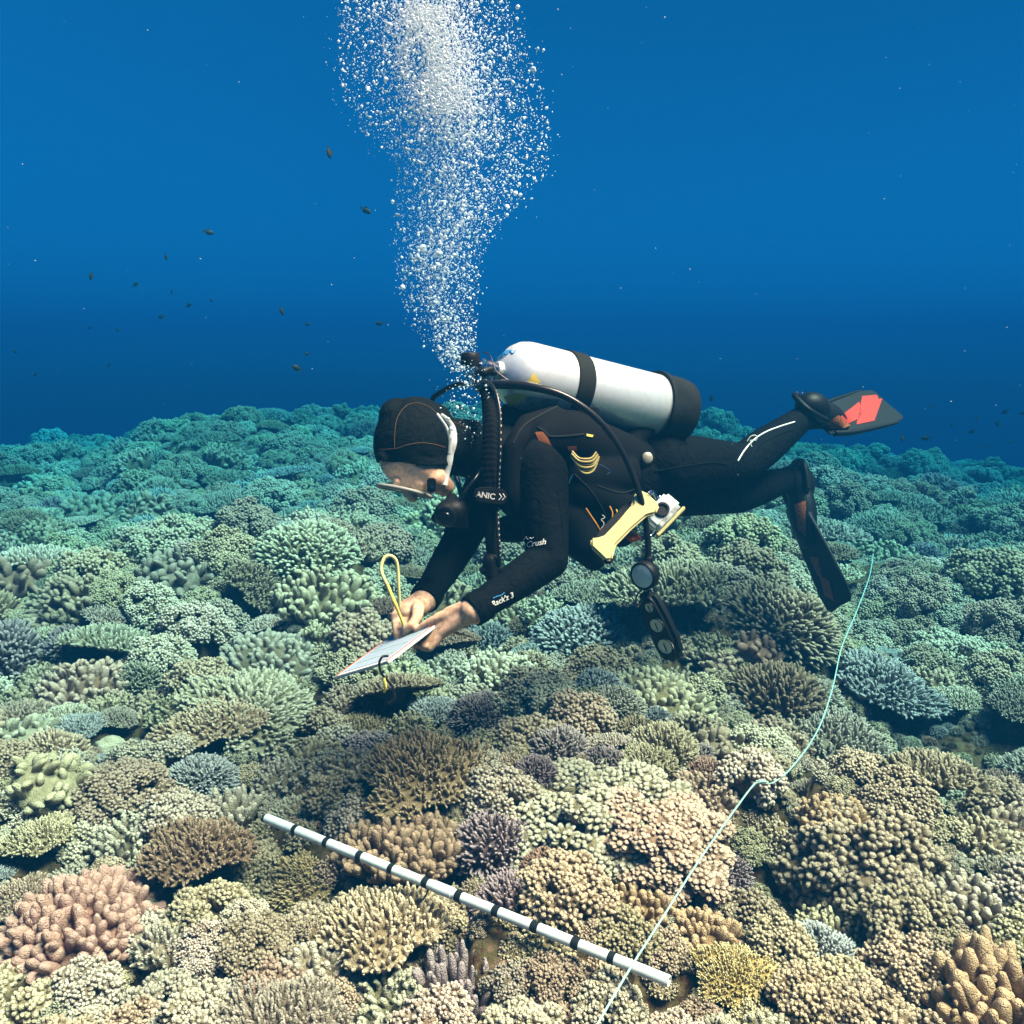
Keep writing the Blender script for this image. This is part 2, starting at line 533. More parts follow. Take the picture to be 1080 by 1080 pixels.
def finger(R=0.1, k=0.011, L=0.05, sp=0.030, seed=0, prof='finger', upbias=0.8, hf=0.55, flat=1.0, side_knobs=True):
    """Clump of thick blunt fingers standing out of a low dome."""
    b = Blob()
    H = R * hf
    b.ellipsoid((0, 0, 0), (R * 0.8, R * 0.8, H * 0.8), 14, 7, 0.0, 0.25, seed)
    Pt, D = dome_points(R * 0.78, H * 0.78, sp, 0.6)
    n = len(Pt)
    D = D + np.array([0, 0, upbias]) + rng.normal(0, 0.14, (n, 3))
    D /= np.linalg.norm(D, axis=1, keepdims=True)
    Ln = L * rng.uniform(0.6, 1.25, n)
    Rn = k * rng.uniform(0.8, 1.2, n)
    b.branches(Pt - D * 0.01, D, Ln, Rn, prof, 8, flat=flat, a0=0.1, a1=0.9, bend=0.14)
    if side_knobs:
        m = int(n * 1.1)
        w = rng.integers(0, n, m)
        t = rng.uniform(0.35, 0.8, m)[:, None]
        o = rng.normal(0, 1, (m, 3)); o -= D[w] * np.sum(o * D[w], 1)[:, None]
        o /= np.linalg.norm(o, axis=1, keepdims=True)
        b.branches(Pt[w] + D[w] * Ln[w][:, None] * t + o * Rn[w][:, None] * 0.4, o + D[w] * 1.1, Ln[w] * 0.38, Rn[w] * 0.66, 'knob', 6, a0=0.5, a1=0.9)
    return b.mesh('finger_coral')


def leather(R=0.14, k=0.022, L=0.07, sp=0.044, seed=0, flat=0.7, hf=0.5):
    """Soft coral of thick smooth rounded lobes."""
    b = Blob()
    H = R * hf
    b.ellipsoid((0, 0, -H * 0.15), (R * 0.86, R * 0.86, H * 0.9), 16, 8, 0.3, 0.2, seed)
    Pt, D = dome_points(R * 0.8, H * 0.75, sp, 0.8, -0.2)
    n = len(Pt)
    D = D + np.array([0, 0, 0.35]) + rng.normal(0, 0.2, (n, 3))
    D /= np.linalg.norm(D, axis=1, keepdims=True)
    b.branches(Pt - D * L * 0.25, D, L * rng.uniform(0.6, 1.35, n), k * rng.uniform(0.7, 1.3, n), 'lobe', 10, flat=flat, a0=0.2, a1=0.8, bend=0.16, wob=0.07)
    return b.mesh('leather_coral')


def boulder(R=0.1, seed=0, hf=0.8):
    """Smooth massive head with low swellings."""
    b = Blob()
    b.ellipsoid((0, 0, 0), (R, R * rng.uniform(0.8, 1.1), R * hf), 40, 24, 0.5, 0.32, seed)
    return b.mesh('boulder_coral')


def bushy(R=0.13, k=0.0058, L=0.045, sp=0.017, seed=0, hf=0.75):
    """Hemisphere bristling with thin close-set twigs."""
    b = Blob()
    H = R * hf
    b.ellipsoid((0, 0, 0), (R * 0.75, R * 0.75, H * 0.75), 14, 7, 0.0, 0.25, seed)
    Pt, D = dome_points(R * 0.74, H * 0.74, sp, 0.8)
    n = len(Pt)
    lump = 1 + 0.7 * fbm(Pt[:, 0] / R * 2.2 + seed, Pt[:, 1] / R * 2.2 + Pt[:, 2] / R, seed, 2)
    D = D + np.array([0, 0, 0.30]) + rng.normal(0, 0.12, (n, 3))
    b.branches(Pt, D, L * lump * rng.uniform(0.8, 1.2, n), k, 'finger', 6, a0=0.0, a1=1.0, bend=0.15)
    return b.mesh('bushy_coral')


def plate(R=0.13, seed=0):
    """Whorl of thin wavy plates standing edge to edge."""
    b = Blob()
    for q in range(4):
        seg, rings = 22, 5
        c = rng.normal(0, R * 0.35, 2)
        r0 = R * rng.uniform(0.45, 0.75)
        ph = rng.uniform(0, 6.28)
        V, F = [], []
        for side in (0, 1):
            for i in range(rings + 1):
                t = i / rings
                for j in range(seg):
                    th = 2 * math.pi * j / seg
                    w = 1 + t * (0.16 * math.sin(3 * th + ph) + 0.10 * math.sin(7 * th + ph * 2))
                    rr = r0 * (0.15 + 0.85 * t) * w
                    z = R * (0.05 + 0.45 * t ** 1.8) + R * 0.10 * t * math.sin(5 * th + ph) + (0.006 if side else 0) - q * 0.01
                    V.append((c[0] + rr * math.cos(th), c[1] + rr * math.sin(th), z))
        m = (rings + 1) * seg
        for side in (0, 1):
            for i in range(rings):
                for j in range(seg):
                    j2 = (j + 1) % seg
                    f = (i * seg + j, i * seg + j2, (i + 1) * seg + j2, (i + 1) * seg + j)
                    f = tuple(x + side * m for x in f)
                    F.append(f if side else f[::-1])
        for j in range(seg):
            j2 = (j + 1) % seg
            o = rings * seg
            F.append((o + j, o + j2, m + o + j2, m + o + j))
        A = np.tile(np.repeat(np.linspace(0, 1, rings + 1) ** 3, seg), 2)
        b.add(np.array(V), F, A)
    b.ellipsoid((0, 0, -R * 0.1), (R * 0.6, R * 0.6, R * 0.3), 12, 6, 0.0, 0.3, seed)
    return b.mesh('plate_coral')


PROTO = {
    'cauliflower': [cauliflower(0.07, 0.0048, 0.019, 1), cauliflower(0.10, 0.0052, 0.022, 2), cauliflower(0.12, 0.0056, 0.025, 3), cauliflower(0.15, 0.006, 0.027, 4),
                    cauliflower(0.09, 0.0046, 0.017, 5), cauliflower(0.19, 0.0068, 0.031, 6, 0.55), cauliflower(0.11, 0.0062, 0.030, 7), cauliflower(0.14, 0.0055, 0.022, 8, 0.5)],
    'table': [table(0.16, 0.0062, 0.028, 0.0140, 1), table(0.22, 0.0078, 0.034, 0.0175, 2), table(0.13, 0.0052, 0.024, 0.0118, 3), table(0.28, 0.0092, 0.040, 0.0215, 4, 0.16)],
    'finger': [finger(0.10, 0.0080, 0.036, 0.0175, 1), finger(0.13, 0.0095, 0.042, 0.0205, 2), finger(0.085, 0.0068, 0.030, 0.0145, 3), finger(0.16, 0.0110, 0.048, 0.0245, 4)],
    'leather': [leather(0.14, seed=1), leather(0.17, 0.020, 0.065, 0.040, 2), leather(0.11, 0.018, 0.05, 0.034, 3)],
    'boulder': [boulder(0.09, 1), boulder(0.12, 5, 0.6), boulder(0.07, 9)],
    'bushy': [bushy(0.13, 0.0052, 0.030, 0.0112, 1), bushy(0.18, 0.0064, 0.036, 0.0140, 2), bushy(0.10, 0.0044, 0.024, 0.0094, 3)],
    'plate': [plate(0.13, 1), plate(0.16, 2)],
}
PROTO_R = {'cauliflower': [0.07, 0.10, 0.12, 0.15, 0.09, 0.19, 0.11, 0.14], 'table': [0.16, 0.22, 0.13, 0.28], 'finger': [0.10, 0.13, 0.085, 0.16],
           'leather': [0.14, 0.17, 0.11], 'boulder': [0.09, 0.12, 0.07], 'bushy': [0.13, 0.18, 0.10], 'plate': [0.13, 0.16]}

# ------------------------------------------------------------------ coral colonies: placing
placed = []        # (x, y, r, kind, proto index, scale, colour, hero label or None)


def slope_quat(x, y, amount=0.6, tilt=0.12):
    e = 0.06
    n = Vector((-(hz(x + e, y) - hz(x - e, y)) / (2 * e) * amount, -(hz(x, y + e) - hz(x, y - e)) / (2 * e) * amount, 1.0))
    n += Vector((rng.normal(0, tilt), rng.normal(0, tilt), 0))
    n.normalize()
    return n.to_track_quat('Z', 'Y') @ Quaternion((0, 0, 1), rng.uniform(0, 6.283))


def pick(kind, r):
    rs = np.array(PROTO_R[kind])
    w = np.exp(-np.abs(np.log(rs / r)) * 4)
    i = int(rng.choice(len(rs), p=w / w.sum()))
    return i, r / rs[i]


KEEP_CLEAR = []     # sight lines that no loose colony may block: rod, line, slate, fins, gauges


def blocks(x, y, r):
    if not KEEP_CLEAR:
        return False
    q = np.array(KEEP_CLEAR)
    c = np.array([x, y, hz(x, y) + 0.30 * r])
    L = np.linalg.norm(q, axis=1)
    u = q / L[:, None]
    t = np.clip(u @ c, 0, L - 0.01)
    return bool((np.linalg.norm(u * t[:, None] - c, axis=1) < r * 0.92 + 0.012).any())


def scatter():
    R = random.Random(5)
    grid = {}
    cell = 0.35

    def clash(x, y, r, k=0.68):
        cx, cy = int(x // cell), int(y // cell)
        for i in range(cx - 2, cx + 3):
            for j in range(cy - 2, cy + 3):
                for (qx, qy, qr) in grid.get((i, j), ()):
                    if (qx - x) ** 2 + (qy - y) ** 2 < (k * (qr + r)) ** 2:
                        return True
        return False

    def reg(x, y, r):
        grid.setdefault((int(x // cell), int(y // cell)), []).append((x, y, r))

    for c in placed:
        reg(c[0], c[1], c[2] * 0.9)
    kinds = ['cauliflower'] * 56 + ['table'] * 9 + ['finger'] * 15 + ['bushy'] * 10 + ['leather'] * 3 + ['boulder'] * 2
    pal = {'cauliflower': ['tan', 'cream', 'cream', 'olive', 'olive', 'tan', 'green', 'cream'], 'table': ['tan', 'olive', 'cream', 'green', 'brown', 'grey'],
           'finger': ['cream', 'tan', 'olive', 'tan', 'green'], 'bushy': ['olive', 'mauve', 'green', 'brown', 'grey', 'tan'],
           'leather': ['olive', 'brown', 'tan', 'green'], 'boulder': ['tan', 'green', 'cream'], 'plate': ['grey', 'tan', 'green']}
    out = []
    # big first, then ever smaller ones into the gaps
    for (r0, r1, tries) in ((0.13, 0.23, 3200), (0.09, 0.145, 11000), (0.062, 0.10, 20000), (0.04, 0.066, 22000), (0.025, 0.042, 14000), (0.009, 0.021, 8000)):
        for _ in range(tries):
            y = 0.75 + 12.6 * R.random() ** (1.0 if r1 > 0.2 else 1.5)
            if r1 < 0.06:
                y = 0.8 + 2.8 * R.random()
            if (r1 < 0.1 and y > 5.5) or (r1 < 0.12 and y > 9):
                continue
            if r0 >= 0.13 and y < 3.0:
                continue
            x = R.uniform(-1, 1) * (0.62 * y + 0.7)
            r = R.uniform(r0, r1)
            if clash(x, y, r, 0.62 if r1 < 0.15 else 0.72):
                continue
            if r1 > 0.022 and (hole_free(x, y, r) or blocks(x, y, r)):
                continue
            if r1 < 0.022:
                reg(x, y, r)
                out.append((x, y, r, 'boulder' if R.random() < 0.6 else 'cauliflower', 'rock' if R.random() < 0.55 else R.choice(['tan', 'brown', 'olive'])))
                continue
            # kinds and colours come in drifts rather than evenly mixed
            q = float(vnoise(x * 1.3 + 9, y * 1.3, 77)) + 0.5
            kind = kinds[int((q * 0.75 + R.random() * 0.45) * len(kinds)) % len(kinds)]
            if kind == 'boulder' and r > 0.075:
                kind = 'cauliflower'
            if r < 0.07 and kind in ('table', 'leather', 'plate'):
                kind = 'cauliflower'
            cols = pal[kind]
            qc = float(vnoise(x * 0.9 - 4, y * 0.9 + 2, 31)) + 0.5
            col = cols[int((qc * 0.8 + R.random() * 0.5) * len(cols)) % len(cols)]
            reg(x, y, r)
            out.append((x, y, r, kind, col))
    return out


def hole_free(x, y, r):
    """Patches of bare rock between the colonies."""
    for (bx, by, br, _) in BARE:
        if by < 3.2 and r > 0.042 and (x - bx) ** 2 + (y - by) ** 2 < (br + 0.35 * r) ** 2:
            return True
    v = float(vnoise(x * 2.6 + 1.3, y * 2.6 - 8.1, 401))
    return v > (0.34 if y < 4 else 0.45) and r > (0.036 if y < 3 else 0.05)


def colony(name, kind, i, col, x, y, s, sink=0.12, quat=None, dz=0.0, sz=1.0):
    me = PROTO[kind][i]
    if not me.materials:
        me.materials.append(CM['tan'])
    o = bpy.data.objects.new(name, me)
    C.objects.link(o)
    o.material_slots[0].link = 'OBJECT'
    o.material_slots[0].material = CM[col]
    r = PROTO_R[kind][i] * s
    o.rotation_mode = 'QUATERNION'
    o.rotation_quaternion = quat or (slope_quat(x, y, 0.25, 0.07) if kind == 'table' else slope_quat(x, y))
    lift = 0.16 * r if kind == 'table' else -sink * r
    o.location = (x, y, hz(x, y) + lift + dz + r * float(rng.uniform(-0.05, 0.40)))
    o.scale = (s, s, s * sz)
    return o


SPECIES = {'cauliflower': 'cauliflower coral', 'table': 'table coral', 'finger': 'finger coral', 'leather': 'leather coral',
           'boulder': 'boulder coral', 'bushy': 'bushy coral', 'plate': 'plate coral'}
COLWORD = {'tan': 'tan', 'cream': 'cream', 'olive': 'olive', 'brown': 'brown', 'mauve': 'mauve', 'pink': 'pink', 'green': 'greenish', 'yellow': 'yellow',
           'grey': 'blue-grey', 'orange': 'orange-tan'}


LANDMARKS = [('the pink leather coral', 90, 955), ('the tip of the banded rod', 283, 864), ('the middle of the banded rod', 490, 948), ('the near end of the banded rod', 700, 1033), ('the slate', 395, 690),
             ('the pencil loop', 411, 600), ('the hooded head', 430, 470), ('the tank', 640, 410), ('the gauge console', 698, 655), ('the camera with the yellow handle', 660, 550), ('the hanging lower fin', 862, 575),
             ('the red-striped fin', 910, 432), ('the kink in the line', 802, 826), ('the far end of the line', 915, 610), ('the fat columned coral', 1050, 1030), ('the grey-green dome coral', 325, 558),
             ('the larger mauve bushy coral', 518, 885), ('the yellow table coral', 772, 1028), ('the peach knobbed coral', 878, 862), ('the bent near elbow', 588, 605), ('the orange-brown leather coral', 426, 872),
             ('the tall mauve finger coral', 488, 1028), ('the cream plump finger coral', 330, 1008), ('the pale upright finger coral', 238, 848), ('the long pale green table coral', 262, 728), ('the bent knees', 790, 490),
             ('the blue-grey bristly coral', 215, 812), ('the olive cauliflower by the pale boulder', 118, 822), ('the cream knobbed coral', 1024, 938), ('the whitish plate coral', 930, 690), ('the left picture edge', 0, 560), ('the left picture edge low down', 0, 760),
             ('the right picture edge', 1080, 560), ('the right picture edge low down', 1080, 760), ('the small yellowish table coral', 280, 633), ('the tan finger clump', 92, 714)]


def region(px, py, d):
    """which colony: measured from the nearest thing one can find"""
    q = min(LANDMARKS, key=lambda l: (l[1] - px) ** 2 + (l[2] - py) ** 2)
    dx, dy = px - q[1], py - q[2]
    n = math.hypot(dx, dy)
    how = 'touching' if n < 28 else ('just' if n < 75 else 'well')
    if how == 'touching':
        return 'against ' + q[0]
    if abs(dx) > 2 * abs(dy):
        way = 'right of' if dx > 0 else 'left of'
    elif abs(dy) > 2 * abs(dx):
        way = 'below' if dy > 0 else 'above'
    else:
        way = ('below and ' if dy > 0 else 'above and ') + ('right of' if dx > 0 else 'left of')
    return f'{how} {way} {q[0]}'


def build_scatter():
    pts = scatter()
    rows = []
    for (x, y, r, kind, col) in pts:
        px, py, d = project(Vector((x, y, hz(x, y) + r * 0.4)))
        inside = -20 < px < 1100 and 380 < py < 1110
        rows.append((2 * r * F_PX / d if inside else 0.0, x, y, r, kind, col, px, py, d))
    rows.sort(key=lambda q: -q[0])
    count, rest = {}, []
    for (size, x, y, r, kind, col, px, py, d) in rows:
        i, s = pick(kind, r)
        if size > 26 and r > 0.022 and count.get(kind, 0) < 290:
            count[kind] = count.get(kind, 0) + 1
            o = colony(SPECIES[kind].replace(' ', '_'), kind, i, col, x, y, s)
            big = 'large' if r > 0.16 else ('small' if r < 0.085 else 'medium')
            reg_ = region(px, py, d)
            tag(o, f"{big} {COLWORD[col]} {SPECIES[kind]} {reg_}", 'coral', f"{COLWORD[col]} {SPECIES[kind]}s")
        else:
            rest.append((x, y, r, kind, col, i, s))

    # the rest: far or unseen small colonies read as one mass
    src = bpy.data.collections.new('coral_source')
    idx = {}
    names = []
    for kind in PROTO:
        for i, me in enumerate(PROTO[kind]):
            for col in CM:
                if any(q[3] == kind and q[5] == i and q[4] == col for q in rest):
                    o = bpy.data.objects.new('source_%03d' % len(names), me)
                    if not me.materials:
                        me.materials.append(CM['tan'])
                    o.material_slots[0].link = 'OBJECT'
                    o.material_slots[0].material = CM[col]
                    src.objects.link(o)
                    idx[(kind, i, col)] = len(names)
                    names.append(o.name)
    me = bpy.data.meshes.new('coral_mass')
    V, Rt, S, I = [], [], [], []
    for (x, y, r, kind, col, i, s) in rest:
        lift = 0.16 * r if kind == 'table' else -0.12 * r
        V.append((x, y, hz(x, y) + lift))
        Rt.append(tuple((slope_quat(x, y, 0.25, 0.07) if kind == 'table' else slope_quat(x, y)).to_euler()))
        S.append(s); I.append(idx[(kind, i, col)])
    me.from_pydata(V, [], [])
    a = me.attributes.new('rot', 'FLOAT_VECTOR', 'POINT'); a.data.foreach_set('vector', np.array(Rt, dtype=np.float32).ravel())
    a = me.attributes.new('scl', 'FLOAT', 'POINT'); a.data.foreach_set('value', np.array(S, dtype=np.float32))
    a = me.attributes.new('pick', 'INT', 'POINT'); a.data.foreach_set('value', np.array(I, dtype=np.int32))
    o = put('coral_mass', me)
    tag(o, 'far and tiny coral colonies carpeting the reef as one mass', 'coral', kind='stuff')
    g = bpy.data.node_groups.new('coral_mass_nodes', 'GeometryNodeTree')
    g.interface.new_socket('Geometry', in_out='INPUT', socket_type='NodeSocketGeometry')
    g.interface.new_socket('Geometry', in_out='OUTPUT', socket_type='NodeSocketGeometry')
    N, L = g.nodes.new, g.links.new
    gi, go = N('NodeGroupInput'), N('NodeGroupOutput')
    ci = N('GeometryNodeCollectionInfo'); ci.inputs['Collection'].default_value = src
    ci.inputs['Separate Children'].default_value = True; ci.inputs['Reset Children'].default_value = True
    ip = N('GeometryNodeInstanceOnPoints'); ip.inputs['Pick Instance'].default_value = True

    def named(n, t):
        x = N('GeometryNodeInputNamedAttribute'); x.data_type = t; x.inputs['Name'].default_value = n
        return x.outputs['Attribute']
    L(gi.outputs[0], ip.inputs['Points']); L(ci.outputs[0], ip.inputs['Instance'])
    L(named('pick', 'INT'), ip.inputs['Instance Index'])
    er = N('FunctionNodeEulerToRotation'); L(named('rot', 'FLOAT_VECTOR'), er.inputs[0]); L(er.outputs[0], ip.inputs['Rotation'])
    L(named('scl', 'FLOAT'), ip.inputs['Scale'])
    L(ip.outputs[0], go.inputs[0])
    md = o.modifiers.new('mass', 'NODES'); md.node_group = g

# ------------------------------------------------------------------ shared shape helpers
from mathutils.bvhtree import BVHTree


def catmull(pts, n=6):
    pts = [Vector(p) for p in pts]
    if len(pts) < 3:
        return pts
    out = []
    for i in range(len(pts) - 1):
        p0, p1, p2, p3 = pts[max(i - 1, 0)], pts[i], pts[i + 1], pts[min(i + 2, len(pts) - 1)]
        for k in range(n):
            t = k / n
            out.append(0.5 * ((2 * p1) + (p2 - p0) * t + (2 * p0 - 5 * p1 + 4 * p2 - p3) * t * t + (3 * p1 - p0 - 3 * p2 + p3) * t ** 3))
    out.append(pts[-1])
    return out


class Shape:
    def __init__(self):
        self.V, self.F = [], []

    def add(self, V, F):
        n = len(self.V)
        self.V.extend([tuple(v) for v in V])
        self.F.extend([tuple(i + n for i in f) for f in F])
        return self

    def tube(self, pts, r, sides=8, n=6, ref=None, flat=1.0, smooth=True):
        pts = catmull(pts, n) if smooth else [Vector(p) for p in pts]
        m = len(pts)
        rs = [r] * m if not hasattr(r, '__len__') else list(np.interp(np.linspace(0, 1, m), np.linspace(0, 1, len(r)), r))
        t0 = (pts[1] - pts[0]).normalized()
        a = ref.copy() if ref is not None else (Vector((0, 0, 1)) if abs(t0.z) < 0.8 else Vector((1, 0, 0)))
        V, F = [], []
        for i, p in enumerate(pts):
            t = (pts[min(i + 1, m - 1)] - pts[max(i - 1, 0)]).normalized()
            a = (a - t * a.dot(t)).normalized()
            b = t.cross(a)
            for j in range(sides):
                th = 2 * math.pi * j / sides
                V.append(p + (a * math.cos(th) * flat + b * math.sin(th)) * rs[i])
        for i in range(m - 1):
            for j in range(sides):
                j2 = (j + 1) % sides
                F.append((i * sides + j, i * sides + j2, (i + 1) * sides + j2, (i + 1) * sides + j))
        F.append(tuple(range(sides))[::-1])
        F.append(tuple((m - 1) * sides + j for j in range(sides)))
        return self.add(V, F)

    def lathe(self, base, axis, prof, sides=32, ref=None):
        """prof: (distance along the axis, radius)"""
        axis = axis.normalized()
        a = ref or (Vector((0, 0, 1)) if abs(axis.z) < 0.9 else Vector((1, 0, 0)))
        a = (a - axis * a.dot(axis)).normalized()
        b = axis.cross(a)
        V, F = [], []
        for (t, r) in prof:
            for j in range(sides):
                th = 2 * math.pi * j / sides
                V.append(base + axis * t + (a * math.cos(th) + b * math.sin(th)) * max(r, 1e-4))
        for i in range(len(prof) - 1):
            for j in range(sides):
                j2 = (j + 1) % sides
                F.append((i * sides + j, i * sides + j2, (i + 1) * sides + j2, (i + 1) * sides + j))
        F.append(tuple(range(sides))[::-1])
        F.append(tuple((len(prof) - 1) * sides + j for j in range(sides)))
        return self.add(V, F)

    def capsule(self, p0, r0, p1, r1, sides=30):
        p0, p1 = Vector(p0), Vector(p1)
        ax = p1 - p0
        L = ax.length
        if L < 1e-6:
            ax = Vector((0, 0, 1))
        prof = [(-r0 * math.cos(k * math.pi / 10), r0 * math.sin(k * math.pi / 10)) for k in range(0, 6)]
        prof += [(L + r1 * math.sin(k * math.pi / 10), r1 * math.cos(k * math.pi / 10)) for k in range(0, 6)]
        return self.lathe(p0, ax, prof, sides)

    def chain(self, pts, rs):
        for i in range(len(pts) - 1):
            self.capsule(pts[i], rs[i], pts[i + 1], rs[i + 1])
        return self

    def ball(self, c, ax, ay, az, seg=36, rings=24):
        c = Vector(c)
        V, F = [], []
        for i in range(rings + 1):
            ph = math.pi * i / rings
            for j in range(seg):
                th = 2 * math.pi * j / seg
                V.append(c + ax * (max(math.sin(ph), 1e-3) * math.cos(th)) + ay * (max(math.sin(ph), 1e-3) * math.sin(th)) + az * math.cos(ph))
        for i in range(rings):
            for j in range(seg):
                j2 = (j + 1) % seg
                F.append((i * seg + j, (i + 1) * seg + j, (i + 1) * seg + j2, i * seg + j2))
        F.append(tuple(range(seg)))
        F.append(tuple(rings * seg + j for j in range(seg))[::-1])
        return self.add(V, F)

    def box(self, c, ax, ay, az):
        """half-axes ax, ay, az"""
        c = Vector(c)
        V = [c + ax * i + ay * j + az * k for k in (-1, 1) for j in (-1, 1) for i in (-1, 1)]
        return self.add(V, [(0, 2, 3, 1), (4, 5, 7, 6), (0, 1, 5, 4), (2, 6, 7, 3), (0, 4, 6, 2), (1, 3, 7, 5)])

    def slab(self, outline, ax, ay, o, nrm, th):
        """outline (u, v) pairs extruded to a plate of thickness th"""
        o = Vector(o)
        m = len(outline)
        V = [o + ax * u + ay * v + nrm * s for s in (-th / 2, th / 2) for (u, v) in outline]
        F = [tuple(range(m))[::-1], tuple(range(m, 2 * m))]
        F += [(i, (i + 1) % m, m + (i + 1) % m, m + i) for i in range(m)]
        return self.add(V, F)

    def mesh(self, name, mat=None, smooth=True, bevel=0.0, segs=2, fix=True):
        me = make_mesh(name, self.V, self.F, None, smooth, mat)
        if bevel or fix:
            bm = bmesh.new(); bm.from_mesh(me)
            if fix:
                bmesh.ops.recalc_face_normals(bm, faces=bm.faces)
            if bevel:
                ed = [e for e in bm.edges if e.calc_face_angle(0) > 0.6]
                bmesh.ops.bevel(bm, geom=ed, offset=bevel, segments=segs, affect='EDGES', clamp_overlap=True)
            bm.to_mesh(me); bm.free()
            if smooth:
                me.polygons.foreach_set('use_smooth', [True] * len(me.polygons))
                try:
                    me.set_sharp_from_angle(angle=RAD(50))
                except Exception:
                    pass
        return me

    def fuse(self, name, voxel, smooth=6, mats=(), factor=0.5):
        """one continuous skin over everything collected"""
        tmp = bpy.data.objects.new('tmp', self.mesh('tmp', smooth=False))
        C.objects.link(tmp)
        r = tmp.modifiers.new('r', 'REMESH'); r.mode = 'VOXEL'; r.voxel_size = voxel; r.use_smooth_shade = True
        if smooth:
            s = tmp.modifiers.new('s', 'SMOOTH'); s.factor = factor; s.iterations = smooth
        dg = bpy.context.evaluated_depsgraph_get()
        me = bpy.data.meshes.new_from_object(tmp.evaluated_get(dg))
        old = tmp.data
        bpy.data.objects.remove(tmp); bpy.data.meshes.remove(old)
        me.name = name
        me.materials.clear()
        for m in mats:
            me.materials.append(m)
        me.polygons.foreach_set('use_smooth', [True] * len(me.polygons))
        return me


def part(name, mesh, parent, mat=None, label=None):
    """a mesh given in world coordinates, hung under its thing"""
    o = put(name, mesh, parent, mat)
    o.location = -parent.location if parent.parent is None else (0, 0, 0)
    if label:
        o['label'] = label
    return o


def bvh_of(*meshes):
    V, F = [], []
    for me in meshes:
        n = len(V)
        V.extend([v.co.copy() for v in me.vertices])
        F.extend([tuple(i + n for i in p.vertices) for p in me.polygons])
    return BVHTree.FromPolygons(V, F)


def surf(bvh, px, py, off=0.001):
    hit, nrm, _, _ = bvh.ray_cast(Vector((0, 0, 0)), P(px, py, 1.0).normalized(), 20)
    if hit is None:
        return None
    if nrm.dot(hit) > 0:
        nrm = -nrm
    return hit + nrm * off


def decal(bvh, quad, nu=6, nv=4, off=0.0012):
    """thin patch lying on a surface, corners in the order a b c d"""
    s = Shape()
    a, b, c, d = [Vector((*q, 0)) for q in quad]
    V = []
    last = None
    for j in range(nv + 1):
        for i in range(nu + 1):
            u, v = i / nu, j / nv
            q = (a * (1 - u) + b * u) * (1 - v) + (d * (1 - u) + c * u) * v
            h = surf(bvh, q.x, q.y, off) or last
            if h is None:
                h = P(q.x, q.y, 2.3)
            last = h
            V.append(h)
    F = [(j * (nu + 1) + i, j * (nu + 1) + i + 1, (j + 1) * (nu + 1) + i + 1, (j + 1) * (nu + 1) + i) for j in range(nv) for i in range(nu)]
    return s.add(V, F)


def stroke(bvh, pix, r, off=0.0008, n=5, sides=6, fallback=2.3):
    pts, last = [], None
    for q in catmull([Vector((x, y, 0)) for x, y in pix], n):
        h = surf(bvh, q.x, q.y, off)
        if h is None or (last is not None and (h - last).length > 0.06):
            continue
        pts.append(h); last = h
    s = Shape()
    if len(pts) > 1:
        s.tube(pts, r, sides, smooth=False)
    return s


def lettering(bvh, text, o, ex, size, shear=0.0, off=0.0012, flip=False):
    """letters laid on a surface: o start of the base line and ex its direction, in photograph pixels, size the letter height there"""
    cu = bpy.data.curves.new('t', 'FONT'); cu.body = text; cu.size = 1.0; cu.shear = shear; cu.resolution_u = 3; cu.offset = 0.018
    tmp = bpy.data.objects.new('t', cu); C.objects.link(tmp)
    dg = bpy.context.evaluated_depsgraph_get()
    me = bpy.data.meshes.new_from_object(tmp.evaluated_get(dg))
    bpy.data.objects.remove(tmp)
    l = math.hypot(*ex); ux, uy = ex[0] / l * size, ex[1] / l * size
    vx, vy = uy, -ux
    last = None
    for v in me.vertices:
        q = (o[0] + ux * v.co.x + vx * v.co.y, o[1] + uy * v.co.x + vy * v.co.y)
        h = surf(bvh, *q, off) or last or P(*q, 2.2)
        last = h
        v.co = h
    me.materials.clear()
    return me


# ------------------------------------------------------------------ the corals one can single out
def hero_spot(px, py, w, k=0.22):
    g = ground_at(px, py + k * w)
    d = g.dot(_fw)
    return g, 0.5 * w * d / F_PX


def hero(px, py, w, kind, col, label, sz=1.0, mesh=None, lift=0.0, tilt=0.0):
    g, r = hero_spot(px, py, w)
    if mesh is None:
        i, s = pick(kind, r)
        me = PROTO[kind][i]
        pr = PROTO_R[kind][i]
    else:
        me, pr = mesh
        s = r / pr
    if not me.materials:
        me.materials.append(CM['tan'])
    o = bpy.data.objects.new('rock' if col == 'rock' else SPECIES[kind].replace(' ', '_'), me)
    C.objects.link(o)
    o.material_slots[0].link = 'OBJECT'
    o.material_slots[0].material = CM[col]
    o.rotation_mode = 'QUATERNION'
    q = slope_quat(g.x, g.y, 0.5, 0.05)
    if tilt:
        q = Quaternion((1, 0, 0), tilt) @ q
    o.rotation_quaternion = q
    up = 0.45 * r if kind == 'table' else 0.0
    o.location = (g.x, g.y, hz(g.x, g.y) + up + lift * r)
    o.scale = (s, s, s * sz)
    tag(o, label, 'rock' if col == 'rock' else 'coral', None if col == 'rock' else 'corals singled out on the near reef')
    placed.append((g.x, g.y, r * 1.12))
    if g.y < 2.7:
        KEEP_CLEAR.extend([(g.x, g.y, hz(g.x, g.y) + k * r) for k in (0.35, 0.7)])
    return o


